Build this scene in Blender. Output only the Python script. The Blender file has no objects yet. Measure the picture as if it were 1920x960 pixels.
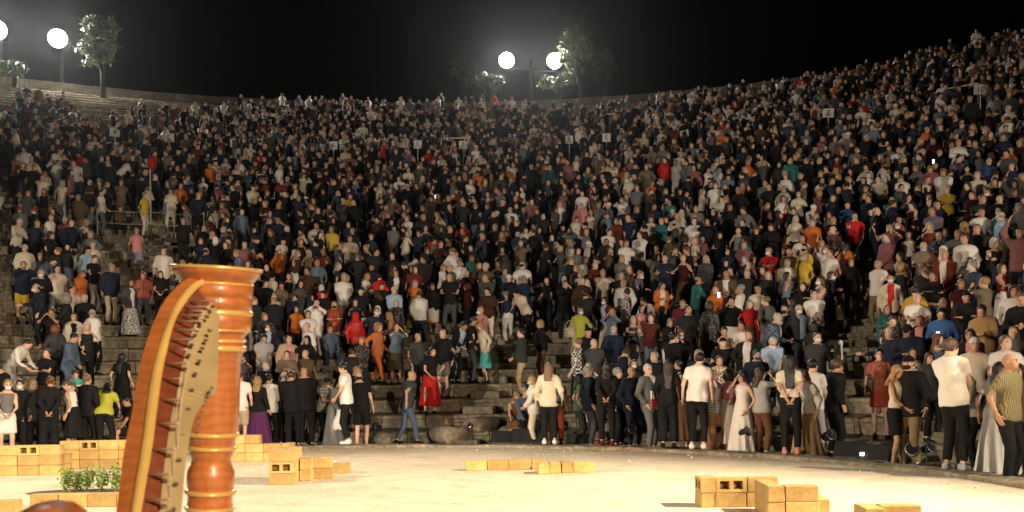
import bpy, bmesh, math, random
import numpy as np
from mathutils import Vector, Matrix
random.seed(7)
RNG = np.random.default_rng(7)
R_ = math.radians
scene = bpy.context.scene
COL = scene.collection

# ------------------------------------------------------------------ camera, sky, exposure
F_PX, HZ, ROLL, HC = 1822.0, 708.7, R_(0.847), 1.475      # focal length and horizon of the photograph (1920 px wide)
CX, CY = -3.70, 11.03                                      # centre of the round orchestra
cam_d = bpy.data.cameras.new('camera')
cam_d.sensor_width = 36.0
cam_d.lens = F_PX / 1920 * 36
cam_d.shift_y = (HZ - 480) / 1920
cam_d.clip_start, cam_d.clip_end = 0.05, 3000
cam_d.dof.use_dof = True
cam_d.dof.focus_distance = 24
cam_d.dof.aperture_fstop = 6.5
cam = bpy.data.objects.new('camera', cam_d)
COL.objects.link(cam)
cr, sr = math.cos(ROLL), math.sin(ROLL)
cam.matrix_world = Matrix(((cr, sr, 0, 0), (0, 0, -1, 0), (-sr, cr, 0, HC), (0, 0, 0, 1)))
scene.camera = cam

world = bpy.data.worlds.new('World')
scene.world = world
world.use_nodes = True
wn = world.node_tree.nodes
sky = wn.new('ShaderNodeTexSky')
sky.sky_type = 'NISHITA'
sky.sun_disc = False
sky.sun_elevation = R_(-6)
sky.sun_rotation = R_(200)
world.node_tree.links.new(sky.outputs[0], wn['Background'].inputs[0])
wn['Background'].inputs[1].default_value = 0.05
sun_d = bpy.data.lights.new('moonlight', 'SUN')            # night: the moon is all that is left of the sun lamp
sun_d.energy = 0.004
sun_d.angle = R_(0.5)
sun_d.color = (0.8, 0.88, 1.0)
sun_o = bpy.data.objects.new('moonlight', sun_d)
COL.objects.link(sun_o)
sun_o.rotation_euler = (R_(40), 0, R_(-30))
scene.view_settings.view_transform = 'Standard'
scene.view_settings.look = 'None'
scene.view_settings.exposure = 0.0
scene.view_settings.gamma = 1.0
scene.render.engine = 'CYCLES'
scene.cycles.use_denoising = True
scene.cycles.max_bounces = 5
scene.cycles.diffuse_bounces = 3
scene.cycles.glossy_bounces = 3
scene.cycles.volume_bounces = 0
scene.cycles.transparent_max_bounces = 8
scene.cycles.sample_clamp_indirect = 4.0
scene.cycles.sample_clamp_direct = 60.0

LIGHTS = dict(tower_l=18000, tower_r=36000, front=21000, crowd_l=27000, crowd_r=35000, flood=16000)

# ------------------------------------------------------------------ helpers
def proj(X, Y, Z):
    u = F_PX * X / Y
    v = -F_PX * (Z - HC) / Y
    return 960 + u * cr + v * sr, HZ - u * sr + v * cr

def unproj(px, py, d):
    dx, dy = px - 960, py - HZ
    u, v = dx * cr - dy * sr, dx * sr + dy * cr
    return Vector((u * d / F_PX, d, HC - v * d / F_PX))

def on_ground(px, py, z=0.0):
    dx, dy = px - 960, py - HZ
    v = dx * sr + dy * cr
    return unproj(px, py, F_PX * (HC - z) / v)

def polar(th, R, z=0.0):
    return Vector((CX + R * math.sin(th), CY + R * math.cos(th), z))

_TH = np.linspace(R_(-80), R_(88), 3000)
def theta_at(px, R, z):
    X, Y = CX + R * np.sin(_TH), CY + R * np.cos(_TH)
    ok = Y > 1.5
    u, _ = proj(X[ok], Y[ok], z)
    o = np.argsort(u)
    return float(np.interp(px, u[o], _TH[ok][o]))

def new_mesh(name, V, faces, mats=(), smooth=True, col=None, nsides=4, midx=None):
    me = bpy.data.meshes.new(name)
    if isinstance(faces, np.ndarray):
        V = np.asarray(V, np.float32)
        n, k = faces.shape
        me.vertices.add(len(V)); me.vertices.foreach_set('co', V.ravel())
        me.loops.add(n * k); me.loops.foreach_set('vertex_index', faces.astype(np.int32).ravel())
        me.polygons.add(n)
        me.polygons.foreach_set('loop_start', np.arange(0, n * k, k, dtype=np.int32))
        try:
            me.polygons.foreach_set('loop_total', np.full(n, k, dtype=np.int32))
        except Exception:
            pass
        if col is not None:
            at = me.color_attributes.new('Col', 'FLOAT_COLOR', 'POINT')
            c4 = np.ones((len(V), 4), np.float32); c4[:, :3] = col
            at.data.foreach_set('color', c4.ravel())
        me.update(calc_edges=True)
        me.validate()
    else:
        me.from_pydata([tuple(v) for v in V], [], faces)
        me.update()
    for m in mats:
        me.materials.append(m)
    if midx is not None:
        me.polygons.foreach_set('material_index', np.asarray(midx, np.int32))
    if smooth:
        me.polygons.foreach_set('use_smooth', np.ones(len(me.polygons), bool))
    return me

def link(name, me, parent=None, loc=None, color=None):
    o = bpy.data.objects.new(name, me)
    COL.objects.link(o)
    if parent is not None:
        o.parent = parent
    if loc is not None:
        o.location = loc
    if color is not None:
        o.color = (*color, 1)
    return o

def thing(name, label, cat, loc=(0, 0, 0), rz=0.0, group=None):
    o = bpy.data.objects.new(name, None)
    o.empty_display_size = 0.1
    COL.objects.link(o)
    o.location = loc
    o.rotation_euler = (0, 0, rz)
    tag(o, label, cat, group)
    return o

def tag(o, label=None, cat=None, group=None, kind=None):
    if label: o['label'] = label
    if cat: o['category'] = cat
    if group: o['group'] = group
    if kind: o['kind'] = kind
    return o

class MB:
    """collects boxes, tubes, lathes; build() makes one mesh"""
    def __init__(s): s.v, s.f = [], []
    def add(s, V, Fs):
        n = len(s.v); s.v += [tuple(p) for p in V]; s.f += [[i + n for i in f] for f in Fs]; return s
    def box(s, lo, hi, M=None, bev=0.0):
        bm = bmesh.new()
        bmesh.ops.create_cube(bm, size=1)
        c = [(a + b) / 2 for a, b in zip(lo, hi)]; d = [b - a for a, b in zip(lo, hi)]
        for v in bm.verts: v.co = Vector([v.co[i] * d[i] + c[i] for i in range(3)])
        if bev: bmesh.ops.bevel(bm, geom=bm.edges[:], offset=bev, segments=1, affect='EDGES', profile=0.5)
        bm.verts.index_update()
        V = [(M @ v.co) if M else v.co.copy() for v in bm.verts]; Fs = [[v.index for v in f.verts] for f in bm.faces]
        bm.free(); return s.add(V, Fs)
    def tube(s, pts, r, n=8, cap=True):
        pts = [Vector(p) for p in pts]; rs = r if isinstance(r, (list, tuple)) else [r] * len(pts)
        V, Fs = [], []
        up = Vector((0, 0, 1))
        prev = None
        for i, p in enumerate(pts):
            t = (pts[min(i + 1, len(pts) - 1)] - pts[max(i - 1, 0)]).normalized()
            if prev is None:
                a = t.orthogonal().normalized()
            else:
                a = (prev - t * prev.dot(t)).normalized()
            prev = a
            b = t.cross(a)
            for k in range(n):
                w = 2 * math.pi * k / n
                V.append(p + (a * math.cos(w) + b * math.sin(w)) * rs[i])
        for i in range(len(pts) - 1):
            for k in range(n):
                Fs.append([i * n + k, i * n + (k + 1) % n, (i + 1) * n + (k + 1) % n, (i + 1) * n + k])
        if cap:
            Fs.append(list(range(n))[::-1]); Fs.append([(len(pts) - 1) * n + k for k in range(n)])
        return s.add(V, Fs)
    def lathe(s, prof, n=24, M=None, cap=True):
        V, Fs = [], []
        for r, z in prof:
            for k in range(n):
                w = 2 * math.pi * k / n
                p = Vector((r * math.cos(w), r * math.sin(w), z)); V.append(M @ p if M else p)
        for i in range(len(prof) - 1):
            for k in range(n):
                Fs.append([i * n + k, i * n + (k + 1) % n, (i + 1) * n + (k + 1) % n, (i + 1) * n + k])
        if cap:
            Fs.append(list(range(n))[::-1]); Fs.append([(len(prof) - 1) * n + k for k in range(n)])
        return s.add(V, Fs)
    def mesh(s, name, mat, smooth=False):
        me = new_mesh(name, s.v, s.f, [mat] if mat else [], smooth)
        bm = bmesh.new(); bm.from_mesh(me); bmesh.ops.recalc_face_normals(bm, faces=bm.faces[:]); bm.to_mesh(me); bm.free()
        return me
    def build(s, name, mat, parent=None, smooth=False, loc=None):
        return link(name, s.mesh(name, mat, smooth), parent, loc)

# ------------------------------------------------------------------ materials
def mat(name, base=(0.5, 0.5, 0.5), rough=0.7, metal=0.0, coat=0.0):
    m = bpy.data.materials.new(name); m.use_nodes = True
    b = m.node_tree.nodes['Principled BSDF']
    b.inputs['Base Color'].default_value = (*base, 1)
    b.inputs['Roughness'].default_value = rough
    b.inputs['Metallic'].default_value = metal
    b.inputs['Coat Weight'].default_value = coat
    b.inputs['Coat Roughness'].default_value = 0.08
    return m, m.node_tree.nodes, m.node_tree.links, b

def nd(nodes, typ, **kw):
    n = nodes.new(typ)
    for k, v in kw.items():
        if k.startswith('i_'):
            key = k[2:]
            n.inputs[int(key) if key.isdigit() else key.replace('_', ' ')].default_value = v
        else:
            setattr(n, k, v)
    return n

def ramp(nodes, stops):
    r = nodes.new('ShaderNodeValToRGB')
    e = r.color_ramp.elements
    e[0].position, e[0].color = stops[0][0], (*stops[0][1], 1)
    e[1].position, e[1].color = stops[-1][0], (*stops[-1][1], 1)
    for p, c in stops[1:-1]:
        x = e.new(p); x.color = (*c, 1)
    return r

def bump(nodes, links, b, src, strength, dist, prev=None):
    n = nd(nodes, 'ShaderNodeBump', i_Strength=strength, i_Distance=dist)
    links.new(src, n.inputs['Height'])
    if prev is not None:
        links.new(prev.outputs[0], n.inputs['Normal'])
    links.new(n.outputs[0], b.inputs['Normal'])
    return n

def mixrgb(nodes, links, fac, a, b_, mode='MIX'):
    n = nd(nodes, 'ShaderNodeMix', data_type='RGBA', blend_type=mode)
    for sock, v in ((n.inputs[0], fac), (n.inputs[6], a), (n.inputs[7], b_)):
        if hasattr(v, 'is_linked') or hasattr(v, 'links'):
            links.new(v, sock)
        else:
            sock.default_value = v if isinstance(v, (int, float)) else (*v, 1)
    return n.outputs[2]

def noise(nodes, links, co, scale, detail=4, rough=0.55):
    n = nd(nodes, 'ShaderNodeTexNoise', i_Scale=scale, i_Detail=detail, i_Roughness=rough)
    if co is not None: links.new(co, n.inputs['Vector'])
    return n.outputs['Fac']

def cloth_mat(name, kind='plain'):
    m, n, l, b = mat(name, rough=0.85)
    oi = nd(n, 'ShaderNodeObjectInfo')
    tc = nd(n, 'ShaderNodeTexCoord')
    co = tc.outputs['Object']
    c = oi.outputs['Color']
    ns = noise(n, l, co, 22, 4)
    if kind == 'plain':
        v = ramp(n, [(0.3, (0.93, 0.93, 0.93)), (0.7, (1.03, 1.03, 1.03))])
        l.new(ns, v.inputs[0])
        c = mixrgb(n, l, 1.0, c, v.outputs[0], 'MULTIPLY')
    elif kind == 'stripe':
        w = nd(n, 'ShaderNodeTexWave', bands_direction='Z', i_Scale=9.0, i_Distortion=1.2)
        l.new(co, w.inputs[0])
        r = ramp(n, [(0.46, (0, 0, 0)), (0.54, (1, 1, 1))]); l.new(w.outputs['Fac'], r.inputs[0])
        c = mixrgb(n, l, r.outputs[0], (0.012, 0.012, 0.015), c)
    elif kind == 'floral':
        vo = nd(n, 'ShaderNodeTexVoronoi', i_Scale=30.0); l.new(co, vo.inputs['Vector'])
        r = ramp(n, [(0.34, (1, 1, 1)), (0.42, (0, 0, 0))]); l.new(vo.outputs['Distance'], r.inputs[0])
        c2 = mixrgb(n, l, 0.75, vo.outputs['Color'], (0.2, 0.15, 0.11))
        c = mixrgb(n, l, r.outputs[0], c, c2)
    elif kind == 'dots':
        vo = nd(n, 'ShaderNodeTexVoronoi', i_Scale=26.0); l.new(co, vo.inputs['Vector'])
        r = ramp(n, [(0.4, (1, 1, 1)), (0.5, (0, 0, 0))]); l.new(vo.outputs['Distance'], r.inputs[0])
        c = mixrgb(n, l, r.outputs[0], c, (0.03, 0.04, 0.03))
    elif kind == 'check':
        ck = nd(n, 'ShaderNodeTexChecker', i_Scale=20.0); l.new(co, ck.inputs['Vector'])
        c = mixrgb(n, l, ck.outputs['Fac'], c, (0.02, 0.02, 0.025))
    elif kind == 'weave':
        w = nd(n, 'ShaderNodeTexWave', bands_direction='X', i_Scale=14.0, i_Distortion=3.0); l.new(co, w.inputs[0])
        r = ramp(n, [(0.3, (0.45, 0.45, 0.45)), (0.7, (1, 1, 1))]); l.new(w.outputs['Fac'], r.inputs[0])
        c = mixrgb(n, l, 1.0, c, r.outputs[0], 'MULTIPLY')
    l.new(c, b.inputs['Base Color'])
    b.inputs['Specular IOR Level'].default_value = 0.15
    if kind == 'shiny':
        pass
    mp = nd(n, 'ShaderNodeMapping'); mp.inputs['Scale'].default_value = (16, 16, 7); l.new(co, mp.inputs[0])
    n2 = noise(n, l, mp.outputs[0], 1.0, 4, 0.55)
    bump(n, l, b, n2, 0.32, 0.02)
    return m

M = {}
for k in ('plain', 'stripe', 'floral', 'dots', 'check', 'weave'):
    M[k] = cloth_mat('cloth_' + k, k)
m, n, l, b = mat('glossy_jacket', rough=0.22)
oi = nd(n, 'ShaderNodeObjectInfo'); l.new(oi.outputs['Color'], b.inputs['Base Color'])
tc = nd(n, 'ShaderNodeTexCoord'); bump(n, l, b, noise(n, l, tc.outputs['Object'], 14, 4), 0.8, 0.05)
M['shiny'] = m

m, n, l, b = mat('skin', rough=0.5)
oi = nd(n, 'ShaderNodeObjectInfo'); at = nd(n, 'ShaderNodeAttribute', attribute_name='Col')
l.new(mixrgb(n, l, 1.0, oi.outputs['Color'], at.outputs['Color'], 'MULTIPLY'), b.inputs['Base Color'])
b.inputs['Subsurface Weight'].default_value = 0.0
M['skin'] = m

m, n, l, b = mat('hair', rough=0.42)
oi = nd(n, 'ShaderNodeObjectInfo'); tc = nd(n, 'ShaderNodeTexCoord')
mp = nd(n, 'ShaderNodeMapping'); mp.inputs['Scale'].default_value = (60, 60, 6); l.new(tc.outputs['Object'], mp.inputs[0])
ns = noise(n, l, mp.outputs[0], 1.0, 4)
r = ramp(n, [(0.3, (0.5, 0.5, 0.5)), (0.7, (1.25, 1.2, 1.15))]); l.new(ns, r.inputs[0])
l.new(mixrgb(n, l, 1.0, oi.outputs['Color'], r.outputs[0], 'MULTIPLY'), b.inputs['Base Color'])
bump(n, l, b, ns, 0.8, 0.02)
M['hair'] = m

m, n, l, b = mat('crowd_cloth', rough=0.8); b.inputs['Specular IOR Level'].default_value = 0.15
at = nd(n, 'ShaderNodeAttribute', attribute_name='Col'); l.new(at.outputs['Color'], b.inputs['Base Color'])
M['crowd'] = m

def simple(name, base, rough=0.6, metal=0.0, nz=0.0, scale=20, coat=0.0):
    m, n, l, b = mat(name, base, rough, metal, coat)
    if nz:
        tc = nd(n, 'ShaderNodeTexCoord'); f = noise(n, l, tc.outputs['Object'], scale, 5)
        r = ramp(n, [(0.3, tuple(c * (1 - nz) for c in base)), (0.7, tuple(min(1, c * (1 + nz * .6)) for c in base))]); l.new(f, r.inputs[0])
        l.new(r.outputs[0], b.inputs['Base Color'])
        bump(n, l, b, f, 0.3, 0.01)
    M[name] = m
    return m
simple('black_plastic', (0.018, 0.018, 0.02), 0.45, 0, 0.3, 30)
simple('black_grille', (0.012, 0.012, 0.013), 0.7, 0, 0.5, 120)
simple('grey_metal', (0.3, 0.3, 0.31), 0.4, 0.9, 0.15, 8)
simple('white_board', (0.78, 0.76, 0.72), 0.6, 0, 0.08, 6)
simple('ink', (0.02, 0.02, 0.02), 0.6)
simple('paper', (0.8, 0.78, 0.74), 0.7, 0, 0.05, 8)
simple('leather', (0.16, 0.06, 0.03), 0.45, 0, 0.3, 20)
simple('black_leather', (0.015, 0.014, 0.014), 0.4, 0, 0.3, 20)
simple('lens_glass', (0.02, 0.02, 0.03), 0.08, 0, 0, 1, 0.5)
simple('soil', (0.09, 0.055, 0.035), 0.95, 0, 0.4, 30)
simple('rope', (0.4, 0.37, 0.3), 0.8, 0, 0.2, 60)
simple('canvas_bag', (0.5, 0.44, 0.33), 0.9, 0, 0.2, 30)

def emit(name, col, strength):
    m, n, l, b = mat(name, (0.02, 0.02, 0.02), 0.4)
    b.inputs['Emission Color'].default_value = (*col, 1)
    b.inputs['Emission Strength'].default_value = strength
    M[name] = m
emit('lamp_face', (1.0, 0.98, 0.92), 60)
emit('screen', (0.8, 0.9, 1.0), 3)
emit('indicator', (1.0, 0.98, 0.95), 6)
emit('stage_lens', (1.0, 0.75, 0.45), 8)

# sand of the orchestra
m, n, l, b = mat('sand', rough=0.95)
tc = nd(n, 'ShaderNodeTexCoord'); co = tc.outputs['Object']
a1 = noise(n, l, co, 0.35, 6, 0.65); a2 = noise(n, l, co, 18, 5, 0.7); a3 = noise(n, l, co, 2.2, 5, 0.6)
r1 = ramp(n, [(0.32, (0.50, 0.445, 0.365)), (0.5, (0.57, 0.515, 0.43)), (0.7, (0.61, 0.56, 0.475))]); l.new(a1, r1.inputs[0])
r2 = ramp(n, [(0.3, (0.78, 0.76, 0.73)), (0.62, (1.05, 1.04, 1.02))]); l.new(a2, r2.inputs[0])
r3 = ramp(n, [(0.36, (0.84, 0.81, 0.76)), (0.52, (1, 1, 1))]); l.new(a3, r3.inputs[0])
c = mixrgb(n, l, 1.0, r1.outputs[0], r2.outputs[0], 'MULTIPLY'); c = mixrgb(n, l, 0.8, c, r3.outputs[0], 'MULTIPLY')
l.new(c, b.inputs['Base Color'])
p = bump(n, l, b, a3, 0.5, 0.06); bump(n, l, b, a2, 0.6, 0.015, p)
M['sand'] = m

def stone_mat(name, lo, mid, hi, moss=0.35):
    m, n, l, b = mat(name, rough=0.92)
    tc = nd(n, 'ShaderNodeNewGeometry'); co = tc.outputs['Position']
    a1 = noise(n, l, co, 1.1, 7, 0.65); a2 = noise(n, l, co, 9, 6, 0.7); a3 = noise(n, l, co, 42, 4, 0.7); a4 = noise(n, l, co, 2.7, 6, 0.7)
    r1 = ramp(n, [(0.3, lo), (0.52, mid), (0.72, hi)]); l.new(a1, r1.inputs[0])
    r2 = ramp(n, [(0.32, (0.35, 0.33, 0.30)), (0.6, (1.1, 1.08, 1.05))]); l.new(a2, r2.inputs[0])
    c = mixrgb(n, l, 0.85, r1.outputs[0], r2.outputs[0], 'MULTIPLY')
    rm = ramp(n, [(0.53, (0, 0, 0)), (0.66, (moss, moss, moss))]); l.new(a4, rm.inputs[0])
    c = mixrgb(n, l, rm.outputs[0], c, (0.06, 0.065, 0.025))
    l.new(c, b.inputs['Base Color'])
    p = bump(n, l, b, a2, 0.7, 0.05); bump(n, l, b, a3, 0.6, 0.012, p)
    M[name] = m
stone_mat('seat_stone', (0.13, 0.115, 0.085), (0.28, 0.245, 0.18), (0.44, 0.39, 0.3), 0.5)
stone_mat('kerb_stone', (0.2, 0.17, 0.12), (0.36, 0.31, 0.23), (0.5, 0.43, 0.33), 0.3)
stone_mat('earth', (0.05, 0.045, 0.03), (0.1, 0.085, 0.06), (0.16, 0.13, 0.09), 0.5)
stone_mat('wall_stone', (0.11, 0.1, 0.085), (0.2, 0.185, 0.155), (0.3, 0.28, 0.24), 0.3)

# yellow fair-faced blocks
m, n, l, b = mat('block_concrete', rough=0.9)
tc = nd(n, 'ShaderNodeTexCoord'); co = tc.outputs['Object']; oi = nd(n, 'ShaderNodeObjectInfo')
a1 = noise(n, l, co, 7, 6, 0.7); a2 = noise(n, l, co, 90, 3, 0.7)
r1 = ramp(n, [(0.26, (0.25, 0.155, 0.05)), (0.45, (0.42, 0.285, 0.1)), (0.72, (0.53, 0.375, 0.145))]); l.new(a1, r1.inputs[0])
rr = ramp(n, [(0.0, (0.72, 0.68, 0.62)), (1.0, (1.08, 1.06, 1.02))]); l.new(oi.outputs['Random'], rr.inputs[0])
c = mixrgb(n, l, 1.0, r1.outputs[0], rr.outputs[0], 'MULTIPLY')
r2 = ramp(n, [(0.3, (0.75, 0.75, 0.75)), (0.6, (1.05, 1.05, 1.05))]); l.new(a2, r2.inputs[0])
c = mixrgb(n, l, 1.0, c, r2.outputs[0], 'MULTIPLY')
l.new(c, b.inputs['Base Color']); bump(n, l, b, a2, 0.5, 0.004)
M['block'] = m

def wood_mat(name, lo, hi, scale=14.0):
    m, n, l, b = mat(name, rough=0.38, coat=0.5)
    tc = nd(n, 'ShaderNodeTexCoord'); co = tc.outputs['Object']
    mp = nd(n, 'ShaderNodeMapping'); mp.inputs['Scale'].default_value = (9, 9, 1.4); l.new(co, mp.inputs[0])
    ns = noise(n, l, mp.outputs[0], 5, 6, 0.65)
    w = nd(n, 'ShaderNodeTexWave', bands_direction='Z', i_Scale=scale, i_Distortion=7.0, i_Detail=4.0); l.new(co, w.inputs[0])
    r = ramp(n, [(0.3, lo), (0.7, hi)]); l.new(ns, r.inputs[0])
    r2 = ramp(n, [(0.0, (0.88, 0.86, 0.84)), (1.0, (1.05, 1.05, 1.05))]); l.new(w.outputs['Fac'], r2.inputs[0])
    l.new(mixrgb(n, l, 1.0, r.outputs[0], r2.outputs[0], 'MULTIPLY'), b.inputs['Base Color'])
    bump(n, l, b, ns, 0.06, 0.003)
    M[name] = m
wood_mat('harp_wood', (0.40, 0.12, 0.032), (0.54, 0.18, 0.05))
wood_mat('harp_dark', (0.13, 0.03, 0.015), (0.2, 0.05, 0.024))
simple('harp_gold', (0.78, 0.5, 0.15), 0.28, 0.3, 0.1, 14)
simple('harp_plate', (0.46, 0.35, 0.18), 0.45, 0.2, 0.15, 9)
simple('pin_metal', (0.58, 0.42, 0.35), 0.3, 0.2)
simple('disc_metal', (0.2, 0.14, 0.075), 0.35, 0.4)
simple('string_gut', (0.6, 0.5, 0.4), 0.5)

# ------------------------------------------------------------------ people: signed-distance bodies meshed with surface nets
def surface_net(V, lo, h):
    nx, ny, nz = V.shape
    ins = V < 0
    s = ins[:-1, :-1, :-1].astype(np.int8)
    cnt = np.zeros((nx - 1, ny - 1, nz - 1), np.int8)
    for a in (0, 1):
        for b_ in (0, 1):
            for c in (0, 1):
                cnt += ins[a:nx - 1 + a, b_:ny - 1 + b_, c:nz - 1 + c]
    act = (cnt > 0) & (cnt < 8)
    idx = -np.ones(act.shape, np.int64)
    I, J, K = np.nonzero(act)
    idx[I, J, K] = np.arange(len(I))
    acc = np.zeros((len(I), 3)); num = np.zeros(len(I))
    corners = [(a, b_, c) for a in (0, 1) for b_ in (0, 1) for c in (0, 1)]
    val = {c: V[I + c[0], J + c[1], K + c[2]] for c in corners}
    for c in corners:
        for ax in range(3):
            if c[ax] == 0:
                d = list(c); d[ax] = 1; d = tuple(d)
                a, b_ = val[c], val[d]
                m = (a < 0) != (b_ < 0)
                t = np.where(m, a / np.where(m, a - b_, 1), 0)
                p = np.tile(np.array(c, float), (len(I), 1)); p[:, ax] += t
                acc += p * m[:, None]; num += m
    P = np.stack([I, J, K], 1) + acc / np.maximum(num, 1)[:, None]
    P = P * h + np.asarray(lo)
    Q = []
    for ax in range(3):
        o1, o2 = (ax + 1) % 3, (ax + 2) % 3
        sl0 = [slice(None)] * 3; sl1 = [slice(None)] * 3
        sl0[ax] = slice(0, V.shape[ax] - 1); sl1[ax] = slice(1, None)
        a, b_ = ins[tuple(sl0)], ins[tuple(sl1)]
        E = np.argwhere(a != b_)
        E = E[(E[:, o1] > 0) & (E[:, o2] > 0) & (E[:, o1] < V.shape[o1] - 1) & (E[:, o2] < V.shape[o2] - 1)]
        if not len(E): continue
        flip = a[tuple(E.T)]
        def cell(d1, d2):
            c = E.copy(); c[:, o1] -= d1; c[:, o2] -= d2
            return idx[tuple(c.T)]
        q = np.stack([cell(1, 1), cell(0, 1), cell(0, 0), cell(1, 0)], 1)
        q = np.where(flip[:, None], q, q[:, ::-1])
        Q.append(q)
    Q = np.concatenate(Q) if Q else np.zeros((0, 4), int)
    return P.astype(np.float32), Q

def sdf_mesh(fn, lo, hi, h):
    lo = np.asarray(lo, float) - 1.5 * h; hi = np.asarray(hi, float) + 1.5 * h
    n = np.maximum(np.ceil((hi - lo) / h).astype(int) + 1, 3)
    g = np.stack(np.meshgrid(*[lo[i] + h * np.arange(n[i]) for i in range(3)], indexing='ij'), -1).reshape(-1, 3).astype(np.float32)
    B = 4
    if n.prod() < 9000:
        return surface_net(fn(g).reshape(n), lo, h)
    nb = -(-n // B)                                  # blocks far from the surface keep only their sign
    cg = np.stack(np.meshgrid(*[lo[i] + h * (np.arange(nb[i]) * B + (B - 1) / 2) for i in range(3)], indexing='ij'), -1).reshape(-1, 3).astype(np.float32)
    cd = fn(cg).reshape(nb)
    near = np.abs(cd) < h * B * 1.15 + .012
    up = lambda a: a.repeat(B, 0).repeat(B, 1).repeat(B, 2)[:n[0], :n[1], :n[2]]
    V = np.where(up(cd) < 0, -1.0, 1.0).astype(np.float32).ravel()
    mk = up(near).ravel()
    V[mk] = fn(g[mk])
    return surface_net(V.reshape(n), lo, h)

def smin(a, b, k):
    h = np.clip(.5 + .5 * (b - a) / k, 0, 1)
    return b + (a - b) * h - k * h * (1 - h)
def rc(P, a, b, ra, rb):
    a = np.asarray(a, np.float32); ba = np.asarray(b, np.float32) - a
    pa = P - a
    t = np.clip(pa @ ba / max(float(ba @ ba), 1e-9), 0, 1)
    return np.linalg.norm(pa - t[:, None] * ba, axis=1) - (ra + (rb - ra) * t)
def ell(P, c, r):
    q = (P - np.asarray(c, np.float32)) / np.asarray(r, np.float32)
    k = np.linalg.norm(q, axis=1)
    return (k - 1) * min(r)
def loft(Q, keys, grow=0.0, zlo=None, zhi=None, fold=0.0):
    z = [k[0] for k in keys]
    A = np.interp(Q[:, 2], z, [k[1] for k in keys]) + grow
    B = np.interp(Q[:, 2], z, [k[2] for k in keys]) + grow
    O = np.interp(Q[:, 2], z, [k[3] if len(k) > 3 else 0 for k in keys])
    x, y = Q[:, 0], Q[:, 1] - O
    rr = np.sqrt((x / A) ** 2 + (y / B) ** 2)
    if fold:
        w = np.clip((z[-1] - Q[:, 2]) / max(z[-1] - z[0], .01), 0, 1)
        rr = rr / (1 + fold * w * np.sin(11 * np.arctan2(y, x) + 2.5 * Q[:, 2] + 1.7))
    d = (rr - 1) * np.minimum(A, B)
    if zlo is not None: d = np.maximum(d, zlo - Q[:, 2])
    if zhi is not None: d = np.maximum(d, Q[:, 2] - zhi)
    return d
def rotm(ax, a):
    c, s = math.cos(a), math.sin(a)
    return {'x': np.array([[1, 0, 0], [0, c, -s], [0, s, c]]), 'y': np.array([[c, 0, s], [0, 1, 0], [-s, 0, c]]), 'z': np.array([[c, -s, 0], [s, c, 0], [0, 0, 1]])}[ax]
def ik(S, W, l1, l2, hint):
    S, W = np.asarray(S, float), np.asarray(W, float)
    d = W - S; L = np.linalg.norm(d)
    Lc = min(L, (l1 + l2) * .995); d = d / max(L, 1e-6); W = S + d * Lc
    a = (l1 * l1 - l2 * l2 + Lc * Lc) / (2 * Lc)
    hgt = math.sqrt(max(l1 * l1 - a * a, 1e-6))
    h = np.asarray(hint, float); h = h - d * (h @ d); h /= max(np.linalg.norm(h), 1e-6)
    return S + d * a + h * hgt, W

# torso profiles: height above crotch line, half width, half depth, depth offset (front is -Y)
TORSO = {
    'm': [(-.10, .150, .105), (.02, .170, .118), (.12, .160, .112), (.22, .148, .105, -.004), (.36, .165, .120, -.004), (.46, .178, .120), (.55, .165, .095, .006), (.60, .105, .075, .01), (.64, .06, .058, .012)],
    'f': [(-.10, .150, .105), (.02, .178, .120), (.12, .160, .112), (.22, .125, .095, -.004), (.36, .140, .115, -.010), (.43, .148, .128, -.016), (.53, .142, .088, .004), (.58, .095, .068, .01), (.62, .052, .050, .012)],
}
ARMS = {   # wrist target (x outward) from the pelvis centre, elbow hint (x outward); front is -Y
    'side': ((.275, -.02, .02), (.3, 1, 0)), 'clasp': ((.055, -.24, .07), (1, .5, -.2)), 'behind': ((.05, .23, .05), (1, .6, 0)),
    'cross': ((-.10, -.235, .27), (1, .1, -.6)), 'phone': ((.07, -.31, .30), (.8, .2, -1)), 'hip': ((.20, .03, .13), (1, .5, 0)),
    'pocket': ((.215, -.05, .03), (.8, 1, 0)), 'clap': ((.035, -.29, .36), (1, .1, -.7)), 'face': ((.06, -.17, .60), (.6, -.3, -1)),
    'photo': ((.075, -.25, .65), (1, -.2, -.9)), 'back_swing': ((.25, .17, .07), (.3, 1, 0)), 'fwd_swing': ((.23, -.2, .08), (.3, 1, 0)),
    'knee': ((.12, -.36, .10), (.8, .2, -.3)), 'up': ((.2, -.1, .98), (1, 0, 0)), 'reach': ((.22, -.45, .32), (.5, .2, -1)), 'chin': ((.03, -.2, .5), (.5, 0, -1)),
}
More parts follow.
